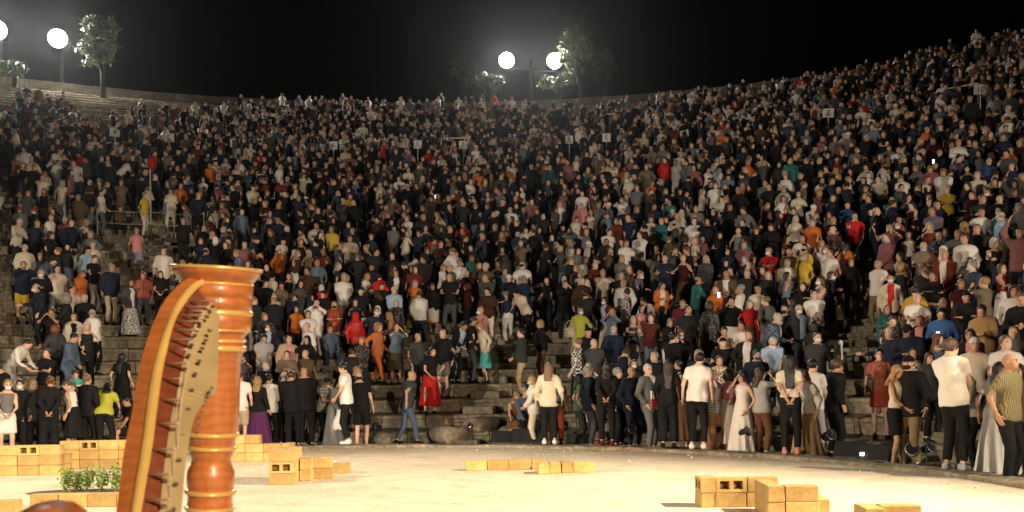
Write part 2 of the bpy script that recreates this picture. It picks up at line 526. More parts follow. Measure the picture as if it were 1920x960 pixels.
POSES = {  # (left arm, right arm, legs, lean forward deg, lean side deg, head pitch, head yaw)
    'stand': ('side', 'side', 'stand', 0, 0, 0, 0), 'clasp': ('clasp', 'clasp', 'stand', 0, 1, 6, 8), 'behind': ('behind', 'behind', 'stand', 1, -1, 2, 0),
    'cross': ('cross', 'cross', 'stand', -2, 2, 0, -10), 'phone': ('side', 'phone', 'stand', 5, 0, 24, 5), 'phone2': ('phone', 'phone', 'contra', 6, 0, 26, -5),
    'hip': ('hip', 'side', 'contra', 0, 3, 0, 12), 'hips': ('hip', 'hip', 'stand', 0, 0, 0, -12), 'pocket': ('pocket', 'pocket', 'contra', -1, 0, 0, -15),
    'clap': ('clap', 'clap', 'stand', 2, 0, 0, 0), 'face': ('pocket', 'face', 'contra', 2, 2, 6, 0), 'photo': ('photo', 'photo', 'stand', 0, 0, 2, 0),
    'walk': ('fwd_swing', 'back_swing', 'walk', 6, 0, 4, 0), 'step': ('fwd_swing', 'clasp', 'step', 6, 2, 18, -8), 'sit': ('knee', 'knee', 'sit', 10, 0, 4, 10),
    'sit_chin': ('knee', 'chin', 'sit', 22, 0, 10, -12), 'bend': ('reach', 'reach', 'contra', 34, 0, 22, 0), 'look': ('side', 'clasp', 'contra', 2, -2, 0, 40),
    'turn': ('pocket', 'side', 'stand', 0, 0, 2, -45), 'one_up': ('side', 'up', 'stand', 0, -2, -6, 0), 'chat': ('side', 'reach', 'contra', 3, 0, 4, 30), 'down': ('clasp', 'clasp', 'contra', 12, 0, 32, 0),
}

def skeleton(pose, sex, seed=0, head=None):
    la, ra, legs, lean, side, hp, hy = POSES[pose]
    if head: hp, hy = head
    rng = random.Random(seed)
    lean += rng.uniform(-4, 6); side += rng.uniform(-4, 4); hy += rng.uniform(-14, 14); hp += rng.uniform(-5, 7)
    k = {}
    pel = np.array([0, 0, .93])
    if legs == 'sit': pel = np.array([0, .17, .49])
    if legs == 'step': pel = np.array([0, .02, .90])
    if legs == 'contra': pel = np.array([.025, 0, .922])
    Rt = rotm('x', R_(lean)) @ rotm('y', R_(side))            # front is -Y: +x rotation tips the chest forward
    k['pel'], k['Rt'] = pel, Rt
    tw = .19 if sex == 'm' else .165
    sh = .505 if sex == 'm' else .49
    k['neck'] = pel + Rt @ np.array([0, .012, sh + .06])
    for s, arm, nm in ((1, la, 'L'), (-1, ra, 'R')):
        w, hint = ARMS[arm]
        S = pel + Rt @ np.array([s * tw, .008, sh])
        arm_frame = np.eye(3) if arm in ('side',) else Rt
        W = pel + arm_frame @ np.array([s * w[0], w[1], w[2]]) + np.array([0, 0, 0])
        if arm == 'cross' and s < 0: W = W + np.array([0, -.02, .035])
        E_, W = ik(S, W, .285, .255, (s * hint[0], hint[1], hint[2]))
        k['sh' + nm], k['el' + nm], k['wr' + nm] = S, E_, W
        hx = .085
        Hj = pel + np.array([s * hx, 0, -.02])
        if legs == 'stand': A, kh = np.array([s * .11, .015, .085]), (s * .15, -1, 0)
        elif legs == 'contra': A, kh = (np.array([.13, .015, .085]), (.1, -1, 0)) if s > 0 else (np.array([-.14, -.07, .085]), (-.35, -1, 0))
        elif legs == 'walk': A, kh = (np.array([.08, .24, .13]), (.1, -1, 0)) if s > 0 else (np.array([-.08, -.22, .085]), (-.1, -1, 0))
        elif legs == 'step': A, kh = (np.array([.08, -.20, .0]), (.1, -1, 0)) if s > 0 else (np.array([-.08, .12, .20]), (-.1, -1, 0))
        else: A, kh = np.array([s * (.13 + rng.uniform(-.03, .03)), -.20 + rng.uniform(-.05, .05), .085]), (s * .25, -1, .5)
        Kn, A = ik(Hj, A, .43, .415, kh)
        k['hip' + nm], k['kn' + nm], k['an' + nm] = Hj, Kn, A
    k['Rh'] = rotm('z', R_(hy)) @ rotm('x', R_(hp)) @ (rotm('x', R_(lean * .3)) if abs(lean) < 15 else rotm('x', R_(lean * .7)))
    k['headc'] = k['neck'] + Rt @ np.array([0, -.005, .075]) + k['Rh'] @ np.array([0, -.025, .075])
    return k

def bounds(pts, pad):
    a = np.array(pts); return a.min(0) - pad, a.max(0) + pad

def body_fn(k, sex, fat, grow=0.0):
    T = TORSO[sex]
    am = 1.0 if sex == 'm' else .86
    def fn(P):
        Q = (P - k['pel'].astype(np.float32)) @ k['Rt'].astype(np.float32)
        d = loft(Q, [(z, a * fat, b_ * (fat * 1.4 - .4), *r) for z, a, b_, *r in T], -.004, -.10, .62)
        d = smin(d, rc(P, k['neck'] - k['Rt'] @ np.array([0, 0, .06]), k['headc'] - k['Rh'] @ np.array([0, -.02, .07]), .056 * am, .05 * am), .03)
        for n in 'LR':
            d = smin(d, rc(P, k['sh' + n], k['el' + n], .053 * am, .041 * am), .035)
            d = np.minimum(d, smin(rc(P, k['sh' + n], k['el' + n], .05 * am, .041 * am), rc(P, k['el' + n], k['wr' + n], .04 * am, .027 * am), .02))
            m = k['kn' + n] * .62 + k['an' + n] * .38
            lg = smin(rc(P, k['hip' + n], k['kn' + n], .083 * fat, .053), rc(P, k['kn' + n], m, .05, .053), .03)
            lg = smin(lg, rc(P, m, k['an' + n], .05, .036), .03)
            f0 = k['an' + n]
            lg = smin(lg, rc(P, f0 + np.array([0, .02, -.045]), f0 + np.array([0, -.13, -.055]), .036, .026), .02)
            d = smin(d, lg, .03)
        return d
    pts = [k[a + n] for a in ('sh', 'el', 'wr', 'hip', 'kn', 'an') for n in 'LR'] + [k['neck'], k['pel'], k['an' + 'L'] + np.array([0, -.14, -.06]), k['anR'] + np.array([0, -.14, -.06])]
    return fn, bounds(pts, .17)

def wob(P, amp, ph):
    return amp * (np.sin(31 * P[:, 2] + 13 * P[:, 0] + ph) * np.sin(17 * P[:, 0] + 9 * P[:, 1] + 2 * ph) + .6 * np.sin(47 * P[:, 2] - 23 * P[:, 0] + 3 * ph + 11 * P[:, 1]))

def top_fn(k, sex, fat, typ, ph=0.0):
    T = [(z, a * fat, b_ * (fat * 1.4 - .4), *r) for z, a, b_, *r in TORSO[sex]]
    am = 1.0 if sex == 'm' else .88
    g = {'tee': .016, 'shirt': .02, 'tank': .008, 'jacket': .032, 'polo': .016, 'dress': .012, 'sleevedress': .016, 'long': .02, 'shawl': .04, 'openjacket': .032, 'croptee': .014, 'tucked': .014, 'tuckedtee': .012}[typ]
    hem = {'tee': -.07, 'shirt': -.09, 'tank': .05, 'jacket': -.12, 'polo': -.06, 'long': -.08, 'shawl': -.02, 'openjacket': -.13, 'croptee': .10, 'tucked': .06, 'tuckedtee': .06}.get(typ, 0)
    sitting = k['pel'][2] < .6
    if sitting: hem = max(hem, -.05)
    top = .60 if typ not in ('tank', 'dress') else .53
    slv = {'tee': .62, 'polo': .62, 'croptee': .7, 'tucked': 2, 'tuckedtee': .62, 'shirt': 2, 'jacket': 2, 'openjacket': 2, 'long': 2, 'shawl': 1.3, 'tank': 0, 'dress': 0, 'sleevedress': .7}[typ]
    T2 = [list(x) for x in T]
    for x in T2:                                   # cloth hangs straight from chest to hem
        if x[0] < .3 and sex == 'm': x[1] = max(x[1], .155 * fat); x[2] = max(x[2], .112 * fat)
        if x[0] < .16 and hem < 0 and typ not in ('dress', 'sleevedress'): x[1] += .014; x[2] += .014
        if sex == 'f' and x[0] < .3 and typ not in ('tank', 'dress', 'croptee', 'sleevedress', 'tucked', 'tuckedtee'): x[1] = max(x[1], .140 * fat)
    def fn(P):
        Q = (P - k['pel'].astype(np.float32)) @ k['Rt'].astype(np.float32)
        d = loft(Q, T2, g, hem if typ not in ('dress', 'sleevedress') else -.08, top, 0)
        if typ == 'openjacket':                    # open front: a wedge cut away so that the shirt under it shows
            wedge = np.maximum(np.abs(Q[:, 0]) - (.035 + .05 * np.clip(Q[:, 2], 0, .6)), Q[:, 1] + .05)
            d = np.maximum(d, -wedge)
        for n in 'LR':
            if slv <= 0: 
                st = rc(P, k['sh' + n] * .72 + k['neck'] * .28 + np.array([0, -.02, -.06]), k['sh' + n] * .5 + k['neck'] * .5, .035, .03)
                d = smin(d, st, .03); continue
            e = k['sh' + n] + (k['el' + n] - k['sh' + n]) * min(slv, 1)
            a = rc(P, k['sh' + n], e, .056 * am + g * .8, (.044 if slv >= 1 else .05) * am + g * .9)
            if slv < 1:
                ax = (k['el' + n] - k['sh' + n]); ax /= np.linalg.norm(ax)
                a = np.maximum(a, (P - e.astype(np.float32)) @ ax.astype(np.float32))
            d = smin(d, a, .04)
            if slv > 1:
                w = k['el' + n] + (k['wr' + n] - k['el' + n]) * min(slv - 1, .97)
                b_ = rc(P, k['el' + n], w, .043 * am + g * .8, .031 * am + g * .7)
                ax = (k['wr' + n] - k['el' + n]); ax /= np.linalg.norm(ax)
                b_ = np.maximum(b_, (P - w.astype(np.float32)) @ ax.astype(np.float32))
                d = smin(d, b_, .025)
        return d + wob(P, .0035, ph)
    pts = [k['sh' + n] for n in 'LR'] + [k['neck'], k['pel'] + k['Rt'] @ np.array([0, 0, hem])]
    if slv > 0: pts += [k['el' + n] for n in 'LR']
    if slv > 1: pts += [k['wr' + n] for n in 'LR']
    return fn, bounds(pts, .2)

def bottom_fn(k, sex, fat, typ, ph=0.0):
    T = [(z, a * fat, b_ * (fat * 1.4 - .4), *r) for z, a, b_, *r in TORSO[sex]]
    pel = k['pel']; sitting = pel[2] < .6
    wide = {'trousers': .016, 'jeans': .012, 'shorts': .026, 'wide': .03}.get(typ, .02)
    if typ in ('skirt', 'longskirt', 'maxi', 'miniskirt') and not sitting:
        hz = {'skirt': .42, 'longskirt': .22, 'maxi': .07, 'miniskirt': .62}[typ]
        fl = {'skirt': .06, 'longskirt': .10, 'maxi': .13, 'miniskirt': .03}[typ]
        keys = [(hz - pel[2], .185 + fl, .15 + fl), (-.2, .19 + fl * .3, .145 + fl * .3), (.02, .19, .135), (.12, .165, .118), (.22, .135, .105)]
        def fn(P):
            Q = P - pel.astype(np.float32)
            return loft(Q, keys, 0, hz - pel[2], .2, .10 if typ != 'miniskirt' else .04)
        return fn, ((-.36, -.36, hz - .02), (.36, .36, pel[2] + .25))
    cut = {'shorts': .48, 'miniskirt': .35}.get(typ, 9)
    def fn(P):
        Q = (P - pel.astype(np.float32)) @ k['Rt'].astype(np.float32)
        d = loft(Q, T, .010, -.11, .12)
        for n in 'LR':
            H, Kn, A = k['hip' + n], k['kn' + n], k['an' + n]
            if cut < 9:
                e = H + (Kn - H) * .82; ax = (Kn - H) / np.linalg.norm(Kn - H)
                lg = np.maximum(rc(P, H, e, .09 * fat + wide, .075 + wide), (P - e.astype(np.float32)) @ ax.astype(np.float32))
            else:
                e = Kn + (A - Kn) * (.9 if typ != 'longskirt' else .8); ax = (A - Kn) / np.linalg.norm(A - Kn)
                lg = smin(rc(P, H, Kn, .086 * fat + wide, .058 + wide), np.maximum(rc(P, Kn, e, .057 + wide, (.046 if typ != 'wide' else .07) + wide), (P - e.astype(np.float32)) @ ax.astype(np.float32)), .02)
            d = smin(d, lg, .03)
        if typ in ('skirt', 'longskirt', 'maxi') and sitting:
            d = smin(d, rc(P, (k['hipL'] + k['hipR']) / 2, (k['knL'] + k['knR']) / 2, .15, .13), .06)
        return d + wob(P, .003, ph)
    pts = [k[a + n] for a in ('hip', 'kn') for n in 'LR'] + [pel + np.array([0, 0, .12])] + ([k['an' + n] for n in 'LR'] if cut == 9 else [])
    return fn, bounds(pts, .2)

def shoe_fn(k, side):
    def fn(P):
        d = None
        for n in side:
            A = k['an' + n]; z0 = A[2] - .085
            a = smin(rc(P, A + np.array([0, .03, -.042]), A + np.array([0, -.15, -.055]), .045, .034), rc(P, A + np.array([0, .012, 0]), A + np.array([0, .02, -.04]), .046, .046), .03)
            a = np.maximum(a, z0 - P[:, 2]); a = np.maximum(a, P[:, 2] - z0 - .105)
            d = a if d is None else np.minimum(d, a)
        return d
    return fn, bounds([k['an' + side] + np.array([0, .05, -.08]), k['an' + side] + np.array([0, -.17, 0])], .06)

def head_mesh(sex, h):
    j = 1.0 if sex == 'm' else .9
    def fn(P):
        d = smin(ell(P, (0, .012, .025), (.075, .094, .09)), ell(P, (0, -.03, -.058), (.056 * j, .06, .066 * j)), .04)
        d = smin(d, ell(P, (0, -.045, -.02), (.058, .045, .075)), .03)
        d = smin(d, rc(P, (0, -.088, .012), (0, -.108, -.020), .008, .0135), .012)
        d = smin(d, rc(P, (-.03, -.082, .03), (.03, -.082, .03), .010, .010), .014)
        for s in (-1, 1):
            d = -smin(-d, ell(P, (s * .031, -.104, .010), (.015, .02, .011)), .012)
            d = smin(d, ell(P, (s * .031, -.078, .009), (.0125, .0125, .0125)), .003)
            d = smin(d, ell(P, (s * .077, .014, -.005), (.012, .02, .033)), .01)
        d = smin(d, rc(P, (-.018, -.086, -.060), (.018, -.086, -.060), .009, .009), .012)
        d = smin(d, rc(P, (0, .02, -.06), (0, .04, -.15), .05 * j, .052 * j), .03)
        return d
    V, Q = sdf_mesh(fn, (-.095, -.125, -.19), (.095, .115, .125), h)
    C = np.ones((len(V), 3), np.float32)
    x, y, z = np.abs(V[:, 0]), V[:, 1], V[:, 2]
    eye = ((x - .031) ** 2 + (z - .009) ** 2 < .0125 ** 2) & (y < -.06)
    C[eye] = (.16, .12, .1)
    C[(np.abs(z - .033) < .0075) & (x > .012) & (x < .05) & (y < -.06)] = (.32, .25, .2)
    C[(np.abs(z + .060) < .009) & (x < .024) & (y < -.075)] = (.82, .45, .42)
    C[(y < -.05) & (z < -.01) & (z > -.05) & (x > .03)] *= (1.05, .9, .87)
    return V, Q, C

def hair_mesh(style, h):
    rough = .004
    def face(P): return ell(P, (0, -.108, -.025), (.07, .09, .096)) - (.012 if h > .02 else 0)
    def fn(P):
        cap = ell(P, (0, .02, .033), (.084, .102, .095))
        x, y, z = P.T
        st = np.sin(95 * x + 25 * np.sin(20 * z)) * np.sin(60 * y + 9) * rough
        if style == 'bald':
            d = np.maximum(np.maximum(ell(P, (0, .02, .015), (.082, .100, .085)), z - .03), np.maximum(-.055 - z, -y - .02))
        elif style in ('short', 'side'):
            d = np.maximum(np.maximum(cap - (.004 if style == 'short' else .01), -face(P)), -.055 - z + np.clip(-y, 0, .1) * .9)
        elif style == 'curly':
            d = np.maximum(smin(cap - .032, ell(P, (0, .05, -.04), (.12, .1, .1)), .04), -face(P))
            return d + .011 * np.sin(75 * x) * np.sin(70 * y + 1) * np.sin(72 * z)
        elif style in ('long', 'verylong', 'wavy'):
            L = {'long': -.27, 'verylong': -.46, 'wavy': -.25}[style]
            b_ = loft(P, [(L, .075, .026, .150), (-.2, .095, .034, .138), (-.12, .098, .05, .098), (.0, .085, .075, .035)], 0, L, .0)
            d = smin(cap - .006, b_, .03)
            for s in (-1, 1): d = smin(d, rc(P, (s * .075, .01, .0), (s * .092, .05, -.17), .026, .02), .03)
            d = np.maximum(d, -face(P))
            if style == 'wavy': return d + .008 * np.sin(40 * z + 20 * x) * np.sin(50 * x)
        elif style == 'bob':
            d = cap - .008
            b_ = loft(P, [(-.12, .098, .07, .045), (.0, .09, .085, .03)], 0, -.12, .0)
            d = np.maximum(smin(d, b_, .03), -face(P))
        elif style == 'bun':
            d = smin(np.maximum(np.maximum(cap, -face(P)), -.06 - z), ell(P, (0, .115, .045), (.045, .04, .042)), .01)
        elif style == 'pony':
            d = np.maximum(np.maximum(cap, -face(P)), -.06 - z)
            d = smin(smin(d, rc(P, (0, .10, .03), (0, .15, -.05), .025, .035), .02), rc(P, (0, .15, -.05), (0, .12, -.24), .035, .015), .02)
        elif style == 'cap':
            d = np.maximum(np.maximum(cap - .008, .0 - z + .02), -np.inf)
            d = smin(d, ell(P, (0, -.125, .042), (.068, .06, .009)), .01)
            return d
        elif style == 'helmet':
            d = np.maximum(cap - .02, -.01 - z); return d
        else:                                       # scarf over the head
            d = np.maximum(smin(cap - .012, loft(P, [(-.2, .12, .11, .03), (-.05, .1, .1, .025), (0, .09, .09, .03)], 0, -.2, 0), .03), -face(P))
        return d + st
    lo, hi = (-.15, -.19, -.2), (.15, .22, .16)
    if style in ('long', 'verylong', 'wavy', 'pony'): lo = (-.15, -.15, -.5)
    return sdf_mesh(fn, lo, hi, h)

def mask_mesh(h):
    def fn(P):
        d = ell(P, (0, -.045, -.05), (.067, .082, .052))
        return np.maximum(np.maximum(d, P[:, 1] + .035), -(d + .02))
    return sdf_mesh(fn, (-.08, -.14, -.12), (.08, 0, .02), h)

def hand_mesh(h, curl):
    """palm in the XZ plane, fingers along -Z, thumb to +X"""
    fat = max(0, h - .0105) * .6
    def fn(P):
        d = np.maximum(ell(P, (0, 0, -.045), (.041, .017, .052)), -np.inf)
        for i, (x, L) in enumerate(((.028, .07), (.0095, .08), (-.0095, .075), (-.027, .06))):
            a = np.array([x, 0, -.082]); t1 = curl * .6; t2 = curl * 1.5; t3 = curl * 2.2
            b_ = a + L * .42 * np.array([0, -math.sin(t1), -math.cos(t1)])
            c = b_ + L * .32 * np.array([0, -math.sin(t2), -math.cos(t2)])
            e = c + L * .26 * np.array([0, -math.sin(t3), -math.cos(t3)])
            d = smin(d, np.minimum(np.minimum(rc(P, a, b_, .0085 + fat, .008 + fat), rc(P, b_, c, .008 + fat, .0075 + fat)), rc(P, c, e, .0075 + fat, .0065 + fat)), .006)
        a = np.array([.032, 0, -.03]); b_ = np.array([.058, -.018, -.06]); c = np.array([.057, -.03, -.09])
        d = smin(d, np.minimum(rc(P, a, b_, .012, .0095), rc(P, b_, c, .0095, .008)), .008)
        return smin(d, rc(P, (0, 0, .02), (0, 0, -.02), .025, .024), .015)
    return sdf_mesh(fn, (-.05, -.09, -.18), (.08, .03, .045), h)

_cache = {}
def cached(key, fn):
    if key not in _cache: _cache[key] = fn()
    return _cache[key]

def place_hand(k, n, hand):
    V, Q = hand
    S = 1 if n == 'L' else -1
    z = -(k['wr' + n] - k['el' + n]); z /= np.linalg.norm(z)
    fwd = np.array([0, -1.0, 0]) if abs(z[1]) < .8 else np.array([0, 0, 1.0])
    x = fwd - z * (fwd @ z); x /= np.linalg.norm(x)           # thumb side forward / up
    y = np.cross(z, x)
    W = V.copy()
    if S * (y @ np.array([1.0, 0, 0])) < 0: y = -y; 
    Mx = np.stack([x, y, z], 1)
    out = W @ Mx.T + k['wr' + n]
    if np.linalg.det(Mx) < 0: Q = Q[:, ::-1]
    return out.astype(np.float32), Q

LOD = {0: (.029, .0145, .0125, .019), 1: (.056, .03, .0195, .029), 2: (.055, .03, None, .03)}

def body_mesh(pose, sex, fat, seed, head, lod):
    k = skeleton(pose, sex, seed, head)
    hb, hh, hn, _ = LOD[lod]
    fn, (lo, hi) = body_fn(k, sex, fat)
    V, Q = sdf_mesh(fn, lo, hi, hb * 1.25)
    Vs, Qs, Cs = [V], [Q], [np.ones((len(V), 3), np.float32)]
    hv, hq, hc = cached(('head', sex, hh), lambda: head_mesh(sex, hh))
    def app(v, q, c):
        Qs.append(q + sum(len(x) for x in Vs)); Vs.append(v); Cs.append(c)
    app((hv @ k['Rh'].T + k['headc']).astype(np.float32), hq, hc)
    if hn:
        for n in 'LR':
            arm = POSES[pose][0 if n == 'L' else 1]
            curl = .75 if arm in ('phone', 'clasp', 'behind', 'photo', 'hip') else .3
            v, q = place_hand(k, n, cached(('hand', hn, curl), lambda: hand_mesh(hn, curl)))
            app(v, q, np.ones((len(v), 3), np.float32))
    return k, np.concatenate(Vs), np.concatenate(Qs), np.concatenate(Cs)

def person_meshes(pose, sex, fat, top, bottom, hair, seed=0, head=None, lod=0, mask=False, shoes=True, under=None):
    """returns {part: (mesh)} sharing data between equal specs"""
    hb, hh, hn, hs = LOD[lod]
    bk = ('body', pose, sex, fat, seed, head, lod)
    k, V, Q, C = cached(bk, lambda: body_mesh(pose, sex, fat, seed, head, lod))
    out = {}
    out['body'] = cached(('me',) + bk, lambda: new_mesh('body', V, Q, [M['skin']], col=C))
    hk = ('hair', pose, sex, seed, head, lod, hair)
    def mk_hair():
        v, q = cached(('hairraw', hair, hs), lambda: hair_mesh(hair, hs))
        return new_mesh('hair', (v @ k['Rh'].T + k['headc']).astype(np.float32), q, [M['hair'] if hair not in ('cap', 'helmet', 'scarf') else M['plain']])
    if hair and hair != 'none': out['hair'] = cached(hk, mk_hair)
    if mask:
        def mk_mask():
            v, q = cached(('maskraw', hs), lambda: mask_mesh(min(hs, .016)))
            return new_mesh('face_mask', (v @ k['Rh'].T + k['headc']).astype(np.float32), q, [M['paper']])
        out['mask'] = cached(('mask', pose, sex, seed, head, lod), mk_mask)
    def garment(nm, f, typ, grid):
        def mk():
            fn, (lo, hi) = f(k, sex, fat, typ, seed * 1.7 + len(typ))
            v, q = sdf_mesh(fn, lo, hi, grid)
            return new_mesh(nm, v, q, [])
        return cached((nm, typ, pose, sex, fat, seed, head, lod), mk)
    if under: out['under'] = garment('under', top_fn, under, hb)
    if top in ('dress', 'sleevedress'):
        out['top'] = garment('top', top_fn, top, hb)
        out['bottom'] = garment('bottom', bottom_fn, bottom, hb)
    else:
        out['bottom'] = garment('bottom', bottom_fn, bottom, hb)
        out['top'] = garment('top', top_fn, top, hb)
    if shoes:
        def mk_shoe(side):
            fn, (lo, hi) = shoe_fn(k, side)
            v, q = sdf_mesh(fn, lo, hi, min(hb, .025))
            return new_mesh('shoe', v, q, [M['plain']])
        for sd in 'LR': out['shoe' + sd] = cached(('shoe', sd, pose, sex, seed, lod), lambda: mk_shoe(sd))
    return k, out

GNAME = {'tee': 't_shirt', 'polo': 'polo_shirt', 'croptee': 't_shirt', 'tucked': 'shirt', 'tuckedtee': 't_shirt', 'shirt': 'shirt', 'long': 'sweater', 'jacket': 'jacket', 'openjacket': 'jacket', 'tank': 'tank_top', 'dress': 'dress_top',
         'sleevedress': 'dress_top', 'shawl': 'shawl', 'trousers': 'trousers', 'jeans': 'trousers', 'wide': 'trousers', 'shorts': 'shorts', 'skirt': 'skirt', 'longskirt': 'skirt', 'maxi': 'skirt', 'miniskirt': 'skirt'}
_mesh_mat = {}
def with_mat(me, mt):
    key = (me.name, mt.name)
    if key not in _mesh_mat:
        m2 = me.copy(); m2.materials.clear(); m2.materials.append(mt); _mesh_mat[key] = m2
    return _mesh_mat[key]

def add_person(loc, rz, height, pose, sex, top, topc, bottom, botc, hair, hairc, skin, label, fat=1.0, seed=0, head=None, lod=0, mask=False,
               pat='plain', bpat='plain', shoes=True, shoec=(.03, .03, .03), under=None, underc=None, maskc=None, group=None):
    k, ms = person_meshes(pose, sex, fat, top, bottom, hair, seed, head, lod, mask, shoes, under)
    root = thing('person', label, 'person', loc, rz, group)
    s = height / 1.75
    root.scale = (s, s, s)
    root_children = {}
    link('body', ms['body'], root, color=skin)
    if 'hair' in ms: link({'cap': 'cap', 'helmet': 'cap', 'scarf': 'head_scarf'}.get(hair, 'hair'), ms['hair'], root, color=hairc)
    link(GNAME[top], with_mat(ms['top'], M[pat]), root, color=topc)
    link(GNAME[bottom], with_mat(ms['bottom'], M[bpat]), root, color=botc)
    if 'under' in ms: link('shirt', with_mat(ms['under'], M['plain']), root, color=underc)
    for sd in 'LR':
        if 'shoe' + sd in ms: link('shoe', ms['shoe' + sd], root, color=shoec)
    if 'mask' in ms: link('face_mask', with_mat(ms['mask'], M['plain']), root, color=maskc or (.75, .77, .8))
    return root, k, s

# ------------------------------------------------------------------ floodlights above the top row, unseen stage masts, unseen masts added for the audience
def aim(o, target):
    d = Vector(target) - o.location
    o.rotation_euler = d.to_track_quat('-Z', 'Y').to_euler()

def spot(name, parent, loc, target, power, color, size, blend, rad):
    L = bpy.data.lights.new(name, 'SPOT'); L.energy = power; L.color = color; L.spot_size = R_(size); L.spot_blend = blend; L.shadow_soft_size = rad
    o = bpy.data.objects.new(name, L); COL.objects.link(o); o.location = loc; aim(o, target)
    if parent is not None:
        o.parent = parent; o.matrix_parent_inverse = Matrix.Translation(parent.location).inverted()
    return o

def lamp_head(parent, loc, target, r, depth, face_mat, n=20):
    """a round reflector can with its lens, pointing at target; loc and target in world space"""
    d = (Vector(target) - Vector(loc)).normalized()
    q = d.to_track_quat('Z', 'Y').to_matrix().to_4x4()
    Mx = Matrix.Translation(Vector(loc) - parent.location) @ q
    can = MB().lathe([(r * .45, -depth), (r * .7, -depth * .8), (r * .98, -.06), (r * 1.06, -.05), (r * 1.06, .06), (r, .06), (r * .98, .0)], n, Mx, cap=True).build('lamp_housing', M['grey_metal'], parent, True)
    MB().lathe([(r * .01, .028), (r * .6, .025), (r * .96, .015), (r * .96, .005)], n, Mx).build('lamp_lens', face_mat, can, True)
    return can

def stage_mast(loc, label, jobs):
    t = thing('light_mast', label, 'light mast', loc, 0, 'stage lighting masts')
    mb = MB()
    H = 9.4
    for a in (0, 1, 2):
        w = 2 * math.pi * a / 3; p = Vector((.22 * math.cos(w), .22 * math.sin(w), 0))
        mb.tube([p, p + Vector((0, 0, H))], .025, 6)
    for i in range(18):
        for a in (0, 1, 2):
            w, w2 = 2 * math.pi * a / 3, 2 * math.pi * (a + 1) / 3
            mb.tube([Vector((.22 * math.cos(w), .22 * math.sin(w), i * H / 18)), Vector((.22 * math.cos(w2), .22 * math.sin(w2), (i + 1) * H / 18))], .012, 5)
    mb.build('pole', M['grey_metal'], t)
    MB().box((-.9, -.9, 0), (.9, .9, .06)).build('base_plate', M['grey_metal'], t)
    MB().tube([(-1.6, 0, H - .1), (1.6, 0, H - .1)], .03, 8).build('crossbar', M['grey_metal'], t)
    for i, (dx, dz, target, power, color, size, blend) in enumerate(jobs):
        p = Vector(loc) + Vector((dx, 0, dz))
        lamp_head(t, p, target, .22, .4, M['stage_lens'])
        d = (Vector(target) - p).normalized()
        spot('stage_lamp', t, p + d * .12, target, power, color, size, blend, .22)
    return t

WARM, NEUT = (1.0, 0.775, 0.51), (1.0, 0.83, 0.64)
PL, PR, PF = (-15.5, 9.0, 0), (13.5, 8.0, 0), (9.0, -12.0, 0)
stage_mast(PL, 'steel lattice light mast standing outside the orchestra on the side of the harp', [
    (-.8, 8.0, (-3.0, 13.5, 0), LIGHTS['tower_l'], WARM, 60, .9)])
stage_mast(PR, 'steel lattice light mast standing outside the orchestra opposite the harp', [
    (-.8, 9.2, (-2.6, 11.3, 0), LIGHTS['tower_r'], WARM, 62, .9)])
stage_mast(PF, 'steel lattice light mast on the stage side behind the harp player', [
    (-.8, 7.6, (-3.2, 10.0, 0), LIGHTS['front'], WARM, 42, .9)])
stage_mast((-22.0, -7.0, 0), 'added steel light mast out of view turned to the audience, on the harp side', [(0, 3.0, (2, 33, 6.5), LIGHTS['crowd_l'], NEUT, 66, 1.0)])  # masts added low and far back to spread light over the audience
stage_mast((23.0, -9.0, 0), 'added steel light mast out of view turned to the audience, opposite the harp side', [(0, 3.0, (-2, 33, 6.5), LIGHTS['crowd_r'], NEUT, 66, 1.0)])

# ------------------------------------------------------------------ ground
def ring_sheet(name, R0, R1, z0, z1, th0, th1, mt, n=160, nr=1):
    V, Fs = [], []
    for i in range(n + 1):
        th = th0 + (th1 - th0) * i / n
        for j in range(nr + 1):
            f = j / nr
            V.append(polar(th, R0 + (R1 - R0) * f, z0 + (z1 - z0) * f))
    for i in range(n):
        for j in range(nr):
            a = i * (nr + 1) + j
            Fs.append([a, a + nr + 1, a + nr + 2, a + 1])
    o = link(name, new_mesh(name, V, Fs, [mt], True)); o['kind'] = 'structure'
    return o

V = [polar(2 * math.pi * i / 128, 10.12, 0) for i in range(128)]
o = link('orchestra_floor', new_mesh('orchestra_floor', V, [list(range(128))[::-1]], [M['sand']], False)); o['kind'] = 'structure'
g = MB(); g.add([(-1500, -1500, -.16), (1500, -1500, -.16), (1500, 1500, -.16), (-1500, 1500, -.16)], [[0, 1, 2, 3]])
o = g.build('ground', M['earth']); o['kind'] = 'structure'
g = MB(); g.add([(-30, -20, -.03), (30, -20, -.03), (30, 3.4, -.03), (-30, 3.4, -.03)], [[0, 1, 2, 3]])
o = g.build('stage_ground', M['sand']); o['kind'] = 'structure'
ring_sheet('ring_path', 10.5, 12.6, -.09, -.07, R_(-86), R_(92), M['kerb_stone'])

